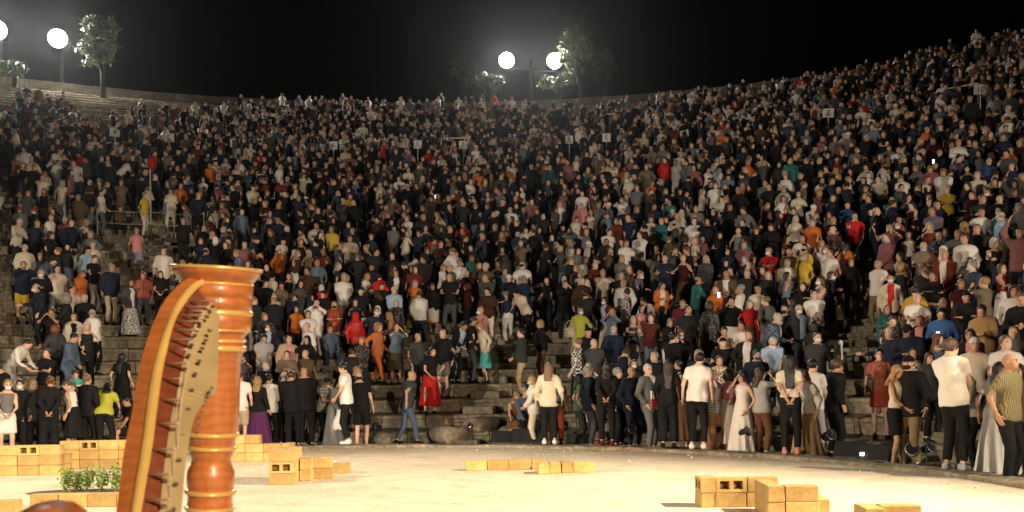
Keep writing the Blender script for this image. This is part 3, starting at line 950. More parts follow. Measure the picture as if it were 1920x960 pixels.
# kerb of the orchestra, stone by stone
kerb = bpy.data.objects.new('kerb', None); COL.objects.link(kerb); kerb['kind'] = 'structure'
rk = random.Random(3)
th = R_(-84)
kerb_var = []
for v in range(6):
    bm = bmesh.new(); bmesh.ops.create_cube(bm, size=1)
    bmesh.ops.subdivide_edges(bm, edges=[e for e in bm.edges if abs((e.verts[0].co - e.verts[1].co).x) > .5], cuts=3)
    bmesh.ops.bevel(bm, geom=[e for e in bm.edges if e.calc_face_angle(0) > 1], offset=.035, segments=1, affect='EDGES')
    for vv in bm.verts:
        vv.co.z += rk.uniform(-.06, .06) * (vv.co.z > 0); vv.co.y += rk.uniform(-.03, .03)
    me = bpy.data.meshes.new('kerb_stone'); bm.to_mesh(me); bm.free(); me.materials.append(M['kerb_stone']); kerb_var.append(me)
while th < R_(88):
    L = rk.uniform(.85, 1.35); dth = L / 10.33
    o = link('kerb_stone', rk.choice(kerb_var), kerb, polar(th + dth / 2, 10.33, -.04 + rk.uniform(-.012, .012)))
    o.rotation_euler = (rk.uniform(-.02, .02), 0, -(th + dth / 2)); o.scale = (L - .012, .44, .2)
    th += dth

# ------------------------------------------------------------------ seating tiers
NLOW, NUP = 34, 21
def row_low(n): return 12.4 + .8 * (n - 1), .22 + .37 * (n - 1)
def row_up(m): return 41.9 + .85 * (m - 1), 13.05 + .385 * (m - 1)
STAIRS = [R_(a) for a in (-36.6, -20.4, -4.2, 12.0, 28.2, 44.4, 60.6)]
ROWS = [(n, *row_low(n)) for n in range(1, NLOW + 1)] + [(100 + m_, *row_up(m_)) for m_ in range(1, NUP + 1)]
# places in the photograph where bare tiers show
BARE = [(185, 340, 412, 500), (180, 340, 515, 640), (165, 300, 600, 690), (0, 60, 555, 690), (0, 26, 290, 470), (694, 765, 690, 835), (765, 960, 725, 835), (765, 965, 632, 726), (950, 1070, 625, 700), (1570, 1660, 610, 850)]
def bare(px, py): return any(a < px < b_ and c < py < d for a, b_, c, d in BARE)

tiers = bpy.data.objects.new('seating_tiers', None); COL.objects.link(tiers); tiers['kind'] = 'structure'
PROF = [(.9, -.12), (.07, -.12), (.06, .14), (.035, .25), (.0, .29), (.0, .35), (.025, .368), (.3, .372), (.9, .362)]
def seat_block(seed, nseg):
    r = random.Random(seed)
    V, Fs = [], []
    np_ = len(PROF)
    chip = [r.uniform(0, .03) if r.random() < .4 else 0 for _ in range(nseg + 1)]
    for i in range(nseg + 1):
        x = -.5 + i / nseg
        for j, (y, z) in enumerate(PROF):
            k = chip[i] if j in (4, 5, 6) else 0
            V.append((x, y + r.uniform(-.007, .007) + k, z + r.uniform(-.006, .006) - k * .8))
    for i in range(nseg):
        for j in range(np_):
            Fs.append([i * np_ + j, i * np_ + (j + 1) % np_, (i + 1) * np_ + (j + 1) % np_, (i + 1) * np_ + j])
    Fs.append(list(range(np_))[::-1]); Fs.append([nseg * np_ + j for j in range(np_)])
    return np.array(V), Fs
BLK = [seat_block(i, 4) for i in range(8)]
BLK_ME = []
for V, Fs in BLK:
    BLK_ME.append(new_mesh('seat_stone', V, [f[::-1] for f in Fs], [M['seat_stone']], False))
cells, rs = [], random.Random(11)
for rid, Rf, Zt in ROWS:
    th = R_(-62 if rid < 100 else -44); end = R_(84 if rid < 20 else 62 if rid < 100 else 56)
    while th < end:
        L = rs.uniform(.8, 1.25) if rid < 100 else rs.uniform(1.1, 1.6)
        dth = L / Rf; c = th + dth / 2; th += dth
        p = polar(c, Rf, Zt)
        if p.y < 3: continue
        px, py = proj(p.x, p.y, Zt - .15)
        if -170 < px < 2130: cells.append((rid, c, Rf, Zt - .37 + rs.uniform(-.008, .008), L, px, py, rs.randrange(8)))
single = [c for c in cells if c[0] <= 22 and bare(c[5], c[6])]
single = sorted(single, key=lambda c: c[0])[:290]
sset = set(map(id, single))
for rid, c, Rf, z, L, px, py, v in single:
    o = link('seat_stone', BLK_ME[v], tiers, polar(c, Rf, z)); o.rotation_euler = (rs.uniform(-.012, .012), rs.uniform(-.01, .01), -c); o.scale = (L - .014, 1, 1)
VV, FF, off = [], [], 0
for cell in cells:
    if id(cell) in sset: continue
    rid, c, Rf, z, L, px, py, v = cell
    B, Fs = BLK[v]
    x, y, zz = B[:, 0] * (L - .014), B[:, 1] + Rf, B[:, 2] + z
    VV.append(np.stack([CX + y * math.sin(c) + x * math.cos(c), CY + y * math.cos(c) - x * math.sin(c), zz], 1))
    FF += [[i + off for i in f[::-1]] for f in Fs]; off += len(B)
VV = np.concatenate(VV)
o = link('seat_stones', new_mesh('seat_stones', VV.tolist(), FF, [M['seat_stone']], False), tiers); o['kind'] = 'stuff'
# solid ground under the seats, the walkway half way up, the back wall and the hill behind
prof = [(12.75, -.1)] + [(R + .5, Z - .12) for _, R, Z in ROWS[:NLOW]] + [(39.55, 12.3), (39.6, 12.44), (41.6, 12.46), (41.9, 12.5)] + [(R + .5, Z - .12) for _, R, Z in ROWS[NLOW:]] + [(60.0, 20.8)]
V, Fs = [], []
na = 90
for i in range(na + 1):
    th = R_(-64) + (R_(86) - R_(-64)) * i / na
    for R, Z in prof: V.append(polar(th, R, Z))
K = len(prof)
for i in range(na):
    for j in range(K - 1): Fs.append([i * K + j, (i + 1) * K + j, (i + 1) * K + j + 1, i * K + j + 1])
o = link('seating_bank', new_mesh('seating_bank', V, Fs, [M['earth']], False)); o['kind'] = 'structure'

stair_step = MB().box((-.5, -.42, -.2), (.5, .06, 0), bev=.015).mesh('step', M['seat_stone'])
names = ['far beyond the blocks', 'behind the harp crown', 'behind the white shirted man', 'above the red skirt', 'above the grey suit', 'above the red dress', 'beyond the olive shirt']
for si, th in enumerate(STAIRS):
    st = bpy.data.objects.new('staircase', None); COL.objects.link(st); st['kind'] = 'structure'
    for rid, Rf, Z in ROWS:
        if rid > 100 + NUP - 2: continue
        p = polar(th, Rf, Z)
        if p.y < 4: continue
        px, py = proj(p.x, p.y, Z)
        if not (-170 < px < 2130): continue
        o = link('step', stair_step, st, polar(th, Rf, Z - .185)); o.rotation_euler = (0, 0, -th); o.scale = (.78 + rs.uniform(-.02, .02), 1, 1)

wall_t = thing('retaining_wall', 'long low stone wall running along the top of the seating', 'wall')
mb = MB(); rs2 = random.Random(5)
for i in range(2):
    th = R_(-46)
    while th < R_(58):
        L = rs2.uniform(.9, 1.8); c = th + L / 2 / 60.2; th += L / 60.2
        Mx = Matrix.Translation(polar(c, 60.2, 20.7 + i * .52)) @ Matrix.Rotation(-c, 4, 'Z')
        mb.box((-L / 2 + .012, 0, 0), (L / 2 - .012, .6, .505 + rs2.uniform(-.015, .03)), Mx)
w = mb.build('masonry', M['wall_stone'], wall_t); w['kind'] = 'stuff'
ring_sheet('hillside', 60.7, 260, 20.4, 62, R_(-75), R_(85), M['earth'], 90, 6)

# ------------------------------------------------------------------ floodlights above the top row
def flood_mast(lamps, depth, base_z, label):
    pts = [unproj(x, y, depth) for x, y in lamps]
    mid = sum(pts, Vector()) / len(pts)
    t = thing('floodlight_mast', label, 'floodlight', (mid.x, mid.y + .5, base_z), 0, 'floodlights above the seating')
    top = mid.z - base_z
    MB().tube([(0, 0, 0), (0, 0, top + .2)], [.16, .09], 10).build('pole', M['black_plastic'], t, True)
    lo = t.location
    if len(pts) > 1:
        MB().tube([pts[0] - lo + Vector((0, .25, -.75)), pts[-1] - lo + Vector((0, .25, -.75))], .05, 8).build('crossbar', M['black_plastic'], t, True)
    for p in pts:
        tgt = (CX, CY, 0)
        h = lamp_head(t, p, tgt, .62, .6, M['lamp_face'], 28)
        MB().tube([p - lo + Vector((-.68, .42, 0)), p - lo + Vector((-.55, .45, -.7)), p - lo + Vector((.55, .45, -.7)), p - lo + Vector((.68, .42, 0))], .025, 6).build('bracket', M['black_plastic'], t)
        d = (Vector(tgt) - p).normalized()
        spot('flood_lamp', t, p + d * .15, tgt, LIGHTS['flood'], (1, .97, .9), 156, .4, .6)
    return t
flood_mast([(950, 113), (1040, 114)], 77.0, 21.5, 'pair of blinding white floodlights on a mast above the middle of the top wall')
flood_mast([(108, 72)], 66.0, 21.0, 'blinding white floodlight beside the lit tree at the top wall')
flood_mast([(-6, 56)], 64.5, 21.0, 'blinding white floodlight cut off by the edge of the picture')

# ------------------------------------------------------------------ trees behind the wall
m, n, l, b = mat('leaf', (0.06, 0.1, 0.03), 0.6)
oi = nd(n, 'ShaderNodeAttribute', attribute_name='Col'); l.new(oi.outputs['Color'], b.inputs['Base Color'])
b.inputs['Transmission Weight'].default_value = 0.0
M['leaf'] = m
simple('bark', (0.018, 0.014, 0.01), 0.95, 0, 0.4, 12)
def tree(base, height, crown_c, crown_r, nclump, nleaf, label, seed, leaf=.16, green=(.07, .11, .03), clumps=None):
    r = np.random.default_rng(seed)
    t = thing('tree', label, 'tree', base, 0, 'trees behind the top wall')
    mb = MB()
    cc, cr_ = np.array(crown_c, float), np.array(crown_r, float)
    C = []
    while len(C) < nclump:
        q = r.uniform(-1, 1, 3)
        if .15 < np.linalg.norm(q) < 1: C.append(cc + q * cr_)
    mb.tube([(0, 0, -.5), (r.uniform(-.1, .1), 0, height * .3), tuple(cc * (.8, .8, .75)), tuple(cc + (0, 0, cr_[2] * .5))], [.2, .16, .1, .03], 8)
    for c in C[:18]:
        s = cc * (.7, .7, .62)
        mb.tube([tuple(s), tuple((s + c) / 2 + r.uniform(-.2, .2, 3)), tuple(c)], [.06, .04, .012], 5)
    mb.build('trunk', M['bark'], t, True)
    per = nleaf // nclump
    P, Cl = [], []
    for c in C:
        m_ = int(per * r.uniform(.35, 1.7))
        rad = r.uniform(.22, .6, 3) * cr_.mean() * .5 * (1.25, 1.25, .8)
        q = r.normal(size=(m_, 3)) * rad * .75
        q[:, 2] -= .35 * np.abs(q[:, 0])                      # sprays hang down towards their ends
        P.append(c + q)
        Cl.append(np.tile(np.array(green) * r.uniform(.6, 1.5) * r.uniform(.85, 1.15, 3), (m_, 1)) * r.uniform(.7, 1.35, (m_, 1)))
    P, Cl = np.concatenate(P), np.concatenate(Cl)
    N = len(P)
    a = r.normal(size=(N, 3)); a /= np.linalg.norm(a, axis=1)[:, None]
    b2 = np.cross(a, r.normal(size=(N, 3))); b2 /= np.linalg.norm(b2, axis=1)[:, None]
    s = leaf * r.uniform(.6, 1.3, (N, 1))
    Q = np.stack([P - a * s, P - b2 * s * .45, P + a * s, P + b2 * s * .45], 1).reshape(-1, 3)
    me = new_mesh('crown', Q, np.arange(4 * N).reshape(N, 4), [M['leaf']], False, col=np.repeat(Cl, 4, 0))
    link('crown', me, t)
    return t
def tree_at(px, py, depth, rx, rz, label, seed, nl=5000, nc=40, base_z=21, **kw):
    c = unproj(px, py, depth)
    base = (c.x + .3, c.y, base_z)
    return tree(base, c.z - base_z, (-.3, 0, c.z - base_z), (rx, rx * .8, rz), nc, nl, label, seed, **kw)
UNLIT_GREEN = (.022, .032, .012)  # leaf colour darkened for trees the floodlights leave unlit
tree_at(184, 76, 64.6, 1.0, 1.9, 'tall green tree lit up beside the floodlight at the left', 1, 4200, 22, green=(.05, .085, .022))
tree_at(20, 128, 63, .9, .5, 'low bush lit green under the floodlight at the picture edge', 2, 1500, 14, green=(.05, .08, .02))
tree_at(1080, 92, 76.0, 1.25, 1.5, 'yellow green tree glowing right behind the twin floodlights', 3, 5200, 24, green=(.12, .14, .03))  # leaf colour itself brightened where the tree is floodlit
tree_at(868, 128, 79, 1.0, 1.1, 'dim grey green tree to one side of the twin floodlights', 4, 1800, 16, green=UNLIT_GREEN)
tree_at(1130, 122, 78, 1.0, 1.4, 'dark tree with a few lit leaves beyond the glowing tree', 5, 1600, 14, green=UNLIT_GREEN)
tree_at(915, 152, 76.4, 1.2, .5, 'low bush at the foot of the twin floodlight mast', 6, 1500, 14, green=UNLIT_GREEN)
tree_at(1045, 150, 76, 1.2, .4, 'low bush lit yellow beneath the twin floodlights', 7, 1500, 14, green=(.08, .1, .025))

# ------------------------------------------------------------------ lettered boards on the half way walkway
SIGNS = []
def board(px, py, w, text, label, tilt=0, pole=True, R=39.25, depth_z=None, hgt=.42):
    p = None
    th = theta_at(px, R, 13.8); p = polar(th, R, 0)
    z = unproj(px, py, p.y).z
    SIGNS.append((px, py, p.y))
    t = thing('sign_board', label, 'sign', (p.x, p.y, 12.45), -th * .6, 'wedge signs along the walkway')
    H = z - 12.45
    q = Matrix.Translation((0, 0, H)) @ Matrix.Rotation(R_(tilt), 4, 'Y')
    MB().box((-w / 2, -.015, -hgt / 2), (w / 2, .015, hgt / 2), q, .004).build('board', M['white_board'], t)
    if pole: MB().tube([(0, .03, 0), (0, .03, H + .1)], .02, 8).build('pole', M['white_board'], t)
    fc = bpy.data.curves.new('lettering', 'FONT'); fc.body = text; fc.size = hgt * .8; fc.align_x = 'CENTER'; fc.align_y = 'CENTER'; fc.extrude = .002; fc.offset = 0.0
    fo = bpy.data.objects.new('lettering', fc); COL.objects.link(fo); fo.parent = t
    fo.matrix_local = q @ Matrix.Translation((0, -.0195, 0)) @ Matrix.Rotation(R_(90), 4, 'X')
    fc.materials.append(M['ink'])
    bpy.context.view_layer.update()
    me = bpy.data.meshes.new_from_object(fo.evaluated_get(bpy.context.evaluated_depsgraph_get()))
    mo = link('lettering', me, t); mo.matrix_local = fo.matrix_local
    bpy.data.objects.remove(fo)
board(215, 248, .46, '4', 'white board with a numeral 4 half hidden by a person, nearest the bright tree', 6)
board(317, 258, .46, '\u0393', 'white board with a gamma letter on a white pole')
board(437, 268, .3, '5', 'narrow white board partly hidden between the gamma sign and the 6 sign')
board(625, 273, .42, '6', 'white board with a numeral 6 low among heads')
board(783, 271, .42, '\u0394', 'white board with a delta letter on a pole, below the floodlit wall')
board(868, 272, .42, '7', 'white board with a numeral 7 beside the white tubular frame')
board(1067, 262, .38, '8', 'white board with a numeral 8 under the twin floodlights')
board(1137, 258, .42, 'E', 'white board with a capital E on a pole')
board(1283, 252, .44, '9', 'tilted white board with a numeral 9', -12)
board(1553, 212, .5, 'Z', 'white board with a letter Z on a tall pole over the walkway', 4)
board(1838, 168, .5, '10', 'white board with the number 10 near the bare railing', 5)

def rail_frame(px, py0, py1, w, R, label):
    th = theta_at(px, R, 13); p = polar(th, R, 0); z0, z1 = unproj(px, py1, p.y).z, unproj(px, py0, p.y).z
    t = thing('railing', label, 'railing', (p.x, p.y, z0), -th)
    for s in (-1, 1): MB().tube([(s * w / 2, 0, -.3), (s * w / 2, 0, z1 - z0)], .03, 8).build('post', M['white_board'], t)
    MB().tube([(-w / 2, 0, z1 - z0), (w / 2, 0, z1 - z0)], .03, 8).build('rail', M['white_board'], t)
rail_frame(850, 259, 285, 1.25, 40.4, 'white tubular frame standing beside the board with numeral 7')
rail_frame(1790, 164, 190, 2.0, 41.2, 'long thin handrail beside the board with number 10')
# thin rope barrier by the stairs behind the harp
th = STAIRS[1]
t = thing('rope_barrier', 'pale post and rope barrier across the bare tiers above the harp', 'barrier')
posts = []
for dth, rr in ((R_(-4.5), 19), (R_(-.6), 19), (R_(3.4), 19)):
    Rf, Z = row_low(rr); posts.append(polar(th + dth, Rf + .3, Z))
for p in posts: MB().tube([p, p + Vector((0, 0, 1.05 if p is not posts[1] else 2.6))], .03, 8).build('post', M['rope'], t)
for hz_ in (.55, 1.0):
    pts = [a.lerp(b_, i / 6) + Vector((0, 0, hz_ - .05 * math.sin(math.pi * i / 6))) for a, b_ in zip(posts, posts[1:]) for i in range(7)]
    MB().tube(pts, .012, 5).build('rope', M['rope'], t)

# ------------------------------------------------------------------ the harp in front of the camera
hz_ = 2.40
top_c = unproj(407, 503, hz_); low_c = unproj(394, 940, hz_ + .03)
axis = (low_c - top_c).normalized()
foot = top_c + axis * ((top_c.z - .12) / -axis.z)
harp = thing('harp', 'large polished orange brown concert harp with gold bands, cropped close to the camera', 'harp', (foot.x, foot.y, 0))
HL = Vector(harp.location)
q = (-axis).to_track_quat('Z', 'Y').to_matrix().to_4x4()
Mtop = Matrix.Translation(top_c - HL) @ q
pxm = hz_ / F_PX
def cz(y): return -(y - 503) * pxm * 1.0
def lathe_px(prof, name, mt, parent=harp, n=48):
    return MB().lathe([(r * pxm, cz(y)) for y, r in prof], n, Mtop).build(name, mt, parent, True)
col = lathe_px([(530, 62), (533, 68), (548, 67), (556, 66), (558, 63), (562, 66), (580, 66), (581, 63), (590, 65), (600, 67), (612, 66), (622, 60), (628, 55), (636, 54), (650, 55), (664, 51), (668, 49), (740, 48.5), (806, 48), (812, 47),
                (824, 44), (836, 43), (850, 41), (862, 36), (874, 37), (886, 43), (900, 44), (914, 43), (922, 42), (940, 41), (960, 43), (985, 41), (1020, 38), (1100, 38), (1500, 40), (1560, 46)], 'column', M['harp_wood'])
lathe_px([(500, 60), (501, 76), (504, 80), (508, 81), (514, 79), (522, 72), (530, 66), (534, 62)], 'crown', M['harp_wood'], harp)
lathe_px([(501.5, 82), (503, 83.5), (506, 83.5), (508, 81.5)], 'crown_rim', M['harp_gold'], col)
for y, r, w in ((586, 67, 6), (652, 57, 6), (638, 56, 3.5), (618, 64, 3), (815, 49, 5), (841, 45, 4.5), (925, 45.5, 5), (956, 45, 4), (533, 66.5, 3)):
    lathe_px([(y - w, r - 3), (y - w * .7, r), (y, r + 2.2), (y + w * .7, r), (y + w, r - 3)], 'gold_ring', M['harp_gold'], col)

B0 = [(382, 514), (348, 524), (311, 560), (290, 600), (275, 640), (260, 695), (253, 735), (246, 781), (235, 830), (226, 895), (218, 960), (206, 1050), (186, 1150)]
B1 = [(384, 521), (357, 535), (330, 570), (314, 605), (300, 645), (286, 695), (279, 735), (273, 781), (267, 830), (256, 895), (246, 960), (232, 1050), (210, 1150)]
B2 = [(388, 530), (366, 546), (342, 577), (327, 605), (315, 650), (305, 695), (299, 735), (293, 781), (287, 830), (276, 895), (265, 960), (250, 1050), (228, 1150)]
B3 = [(408, 548), (400, 562), (378, 588), (362, 617), (350, 655), (340, 692), (332, 735), (321, 781), (314, 827), (306, 890), (299, 960), (286, 1050), (262, 1150)]
B4 = [(412, 560), (412, 585), (411, 620), (410, 655), (408, 690), (404, 735), (389, 748), (367, 778), (355, 825), (346, 890), (340, 960), (325, 1050), (300, 1150)]
NS = len(B0)
def depth(i): 
    t = i / (NS - 1)
    return 2.33 - .52 * t ** 1.1
def resample(B, m_=4):
    out = []
    P = [Vector((*p, 0)) for p in B]
    for i in range(len(P) - 1):
        p0, p1, p2, p3 = P[max(i - 1, 0)], P[i], P[i + 1], P[min(i + 2, len(P) - 1)]
        for k in range(m_):
            t = k / m_
            out.append(.5 * ((2 * p1) + (p2 - p0) * t + (2 * p0 - 5 * p1 + 4 * p2 - p3) * t * t + (3 * p1 - p0 - 3 * p2 + p3) * t ** 3))
    out.append(P[-1]); return out
RB = [resample(b_) for b_ in (B0, B1, B2, B3, B4)]
NR = len(RB[0])
def dep(i): return depth(i / 4)
def at(b_, i, off): 
    p = RB[b_][i]; return unproj(p.x, p.y, dep(i) + off) - HL
def strip(name, mt, rails, parent=harp, closed=True, smooth=True):
    """rails: list of (boundary, depth offset); lofted along the neck"""
    V, Fs = [], []
    n = len(rails)
    for i in range(NR):
        for b_, off in rails: V.append(at(b_, i, off))
    for i in range(NR - 1):
        for j in range(n if closed else n - 1):
            a, c = i * n + j, i * n + (j + 1) % n
            Fs.append([a, c, c + n, a + n])
    if closed: Fs += [list(range(n)), [(NR - 1) * n + j for j in range(n)][::-1]]
    mb = MB(); mb.add(V, Fs); return mb.build(name, mt, parent, smooth)
strip('neck', M['harp_wood'], [(0, .07), (0, .045), (0, .02), (1, .0), (1, .012), (2, .014), (2, .09), (0, .10)], smooth=False)
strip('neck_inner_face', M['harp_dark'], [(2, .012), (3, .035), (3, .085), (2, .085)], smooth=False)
strip('gold_edge', M['harp_gold'], [(1, -.004), (1, -.010), (2, -.008), (2, .0), (2, .010), (1, .008)])
plate = strip('action_plate', M['harp_plate'], [(3, .030), (4, .034), (4, .044), (3, .044)], smooth=False)
pins = [(359, 407, 565), (345, 392, 576), (347, 380, 584), (335, 382, 592), (331, 379, 603), (327, 372, 619), (319, 367, 637), (320, 350, 656), (310, 355, 682), (307, 340, 711), (299, 342, 750), (291, 336, 795), (286, 329, 843), (276, 321, 890), (273, 321, 938), (262, 308, 1000), (250, 296, 1065)]
tops = []
for x0, x1, y in pins:
    i = min(range(NR), key=lambda k: abs(RB[2][k].y - y)); d = dep(i)
    a, b_ = unproj(x0, y, d + .014) - HL, unproj(x1, y - 1, d - .012) - HL
    pn = MB().tube([a, a.lerp(b_, .9), b_], [.0028, .0028, .0028], 8).build('tuning_pin', M['pin_metal'], harp, True)
    j = min(range(NR), key=lambda k: abs(RB[3][k].y - y)); xp = RB[3][j].x
    for k, (dx, dy) in enumerate(((4, 10), (24, 16 + (y % 7)))):
        if y < 600 and k: continue
        c = unproj(xp + dx, y + dy, d + .018) - HL
        MB().lathe([(.0042, 0), (.0042, .006), (.003, .008)], 10, Matrix.Translation(c) @ Matrix.Rotation(R_(90), 4, 'X')).build('disc', M['disc_metal'], plate, True)
        MB().box((-.002, -.011, -.0015), (.008, -.007, .0015), Matrix.Translation(c)).build('lever', M['disc_metal'], plate)
    tops.append(b_)
for k in range(10):
    x, y = 398 - k * 4.0 + k * k * .06, 727 + k * 6.5 + k * k * .5
    c = unproj(x, y, 2.12) - HL
    MB().lathe([(.0035, 0), (.0035, .006), (.0025, .008)], 10, Matrix.Translation(c) @ Matrix.Rotation(R_(90), 4, 'X')).build('disc', M['disc_metal'], plate, True)
# sound box: a tapered half round chest from the shoulder beside the camera down to the pedestal
sh_c = unproj(84, 998, 1.55) - HL
foot_c = Vector((0.0, -.12, .14))
secs = 14; nseg = 20
V, Fs = [], []
ax = (foot_c - sh_c).normalized(); side = ax.cross(Vector((0, 1, 0))).normalized(); up = side.cross(ax)
for i in range(secs):
    t = i / (secs - 1)
    c = sh_c.lerp(foot_c, t)
    r = .062 * (min(1, .8 + t * 3) if t < .1 else 1) + .12 * t
    if i == 0: c, r = sh_c - ax * .035, .03
    for k in range(nseg):
        w = 2 * math.pi * k / nseg
        V.append(c + side * r * math.cos(w) + up * r * (.9 if math.sin(w) > 0 else .55) * math.sin(w))
for i in range(secs - 1):
    for k in range(nseg): Fs.append([i * nseg + k, i * nseg + (k + 1) % nseg, (i + 1) * nseg + (k + 1) % nseg, (i + 1) * nseg + k])
Fs += [list(range(nseg))[::-1], [(secs - 1) * nseg + k for k in range(nseg)]]
mb = MB(); mb.add(V, Fs); mb.build('sound_box', M['harp_wood'], harp, True)
MB().lathe([(.19, 0), (.2, .02), (.2, .07), (.15, .1), (.12, .14), (.09, .16)], 28).build('pedestal', M['harp_wood'], harp, True)
for k, p in enumerate(tops[8:]):
    e = sh_c.lerp(foot_c, .30 + .06 * k) + Vector((.03, .04, .02))
    MB().tube([p, e], .0007, 5).build('string', M['string_gut'], harp)
# the neck runs on from the last station to the shoulder
e0 = at(1, NR - 1, .05)
MB().tube([e0 + Vector((0, 0, .02)), e0.lerp(sh_c, .4) + Vector((0, 0, -.06)), e0.lerp(sh_c, .75) + Vector((0, 0, -.04)), sh_c], [.05, .055, .06, .07], 14).build('neck_shoulder', M['harp_wood'], harp, True)

# ------------------------------------------------------------------ hollow blocks laid out on the orchestra floor
BL, BW, BH = .34, .17, .162
def block_plain(seed):
    bm = bmesh.new(); bmesh.ops.create_cube(bm, size=1)
    for v in bm.verts: v.co = Vector((v.co.x * BL, v.co.y * BW, (v.co.z + .5) * BH))
    bmesh.ops.bevel(bm, geom=bm.edges[:], offset=.008, segments=1, affect='EDGES')
    rj = random.Random(seed)
    for v in bm.verts: v.co += Vector((rj.uniform(-1, 1), rj.uniform(-1, 1), rj.uniform(-1, .2))) * .003
    me = bpy.data.meshes.new('concrete_block'); bm.to_mesh(me); bm.free(); me.materials.append(M['block']); return me
def block_holes():
    """two square cores running through the block's width"""
    xs = [-BL / 2, -.128, -.022, .022, .128, BL / 2]; zs = [0, .034, .128, BH]
    V, Fs = [], []
    hole = lambda i, j: j == 1 and i in (1, 3)
    for y in (-BW / 2, BW / 2):
        for z in zs:
            for x in xs: V.append((x, y, z))
    n = 24
    idx = lambda i, j, s: s * n + j * 6 + i
    for i in range(5):
        for j in range(3):
            if not hole(i, j):
                Fs.append([idx(i, j, 0), idx(i + 1, j, 0), idx(i + 1, j + 1, 0), idx(i, j + 1, 0)])
                Fs.append([idx(i, j, 1), idx(i, j + 1, 1), idx(i + 1, j + 1, 1), idx(i + 1, j, 1)])
            else:
                Fs.append([idx(i, j, 1), idx(i, j + 1, 1), idx(i + 1, j + 1, 1), idx(i + 1, j, 1)])     # closed at the back
                for a, c in (((i, j), (i + 1, j)), ((i + 1, j), (i + 1, j + 1)), ((i + 1, j + 1), (i, j + 1)), ((i, j + 1), (i, j))):
                    Fs.append([idx(*a, 0), idx(*c, 0), idx(*c, 1), idx(*a, 1)])
    for i in range(5):
        Fs.append([idx(i, 0, 0), idx(i, 0, 1), idx(i + 1, 0, 1), idx(i + 1, 0, 0)]); Fs.append([idx(i, 3, 0), idx(i + 1, 3, 0), idx(i + 1, 3, 1), idx(i, 3, 1)])
    for j in range(3):
        Fs.append([idx(0, j, 0), idx(0, j + 1, 0), idx(0, j + 1, 1), idx(0, j, 1)]); Fs.append([idx(5, j, 0), idx(5, j, 1), idx(5, j + 1, 1), idx(5, j + 1, 0)])
    mb = MB(); mb.add(V, Fs); return mb.mesh('concrete_block', M['block'])
BP, BHOL = [block_plain(i) for i in range(7)], block_holes()
rb = random.Random(9)
ORD = ['first', 'second', 'third', 'fourth', 'fifth', 'sixth', 'seventh', 'eighth']
CRS = {0: 'bottom', 1: 'middle', 2: 'top'}
seen_lab = {}
def block(p, rz, course, holes, label, off=0.0):
    n_ = seen_lab.get(label, 0); seen_lab[label] = n_ + 1
    o = link('concrete_block', BHOL if holes else rb.choice(BP), None, Vector((p[0], p[1], course * (BH + .002) + .001)))
    o.rotation_euler = (0, 0, rz + rb.uniform(-.028, .028))
    tag(o, label, 'block', 'yellow concrete blocks on the orchestra floor')
    return o
def stack(px, py, ang, plan, where):
    """px, py: front left foot of the stack in the photograph; ang: heading of its face; plan: (u, w, course, quarter turn, holes) in block lengths"""
    o = on_ground(px, py); c, s = math.cos(R_(ang)), math.sin(R_(ang))
    top = max(b_[2] for b_ in plan)
    cnt = {}
    ranks = {}
    for b_ in plan: ranks.setdefault(b_[2], set()).add(b_[1])
    ranks = {k: sorted(v) for k, v in ranks.items()}
    for u, w, cz_, turn, holes in sorted(plan, key=lambda b_: (b_[2], b_[1], b_[0])):
        x, y = u * (BL + .004), w * (BW + .004)
        p = (o.x + x * c - y * s, o.y + x * s + y * c)
        k = cnt.get((cz_, w), 0); cnt[(cz_, w)] = k + 1
        crs = '' if top == 0 else 'top course, ' if cz_ == top else 'bottom course, ' if cz_ == 0 else 'middle course, '
        rk_ = ranks[cz_].index(w)
        lab = '%s yellow block, %s%s from left, %s%s' % ('twin-holed' if holes else 'plain', crs, ORD[k], where, ('', ', second row', ', third row', ', fourth row', ', fifth row')[rk_])
        block(p, R_(ang) - (math.pi / 2 if turn else 0), cz_, holes, lab)
# A: three courses at the left edge
stack(-8, 893, 3, [(i + .5, .5, c, 0, (c == 2 and i == 1)) for c in range(2) for i in range(3)] + [(1.5, .5, 2, 0, 1), (.55, .5, 2, 0, 0), (2.5, .5, 2, 0, 0)] + [(2.8, 1.6, 0, 1, 0), (2.8, 1.6, 1, 1, 1)], 'stack at the picture edge')
# B: long three course wall behind the plants
stack(112, 880, -1, [(i + .5, .5, c, 0, (c == 2 and i == 1)) for c in range(3) for i in range(4)] + [(3.75, 1.5, c, 1, 0) for c in range(2)], 'wall behind the plants')
# C: stepped wall behind the harp column
stack(425, 866, -2, [(i + .5, .5, 0, 0, 0) for i in range(3)] + [(i + .5, .5, 1, 0, 0) for i in range(3)] + [(.5, .5, 2, 0, 0), (1.3, .5, 2, 0, 0)] + [(3.25, 1.0, 1, 1, 0), (3.25, 1.0, 0, 1, 0)], 'wall behind the harp column')
# D: three course pier with holed face, a lower arm behind and a low arm to the side
stack(504, 910, 4, [(.5, .5, 0, 0, 0), (.5, .5, 1, 0, 1), (.5, .5, 2, 0, 0)] + [(.25, 1.9 + 2.05 * i, c, 1, 0) for i in range(2) for c in range(3)] + [(.77, 1.9 + 2.05 * i, c, 1, 0) for i in range(2) for c in range(3)]
      + [(1.3, 3.7, c, 1, 0) for c in range(2)] + [(1.85, 4.5, 1, 0, 0), (1.9, 4.5, 0, 0, 0)], 'pier beside the harp')
stack(572, 889, 1, [(.5, .5, 0, 0, 0), (1.52, .5, 0, 0, 0), (2.2, .5, 0, 0, 0)][:2], 'low arm under the paper')
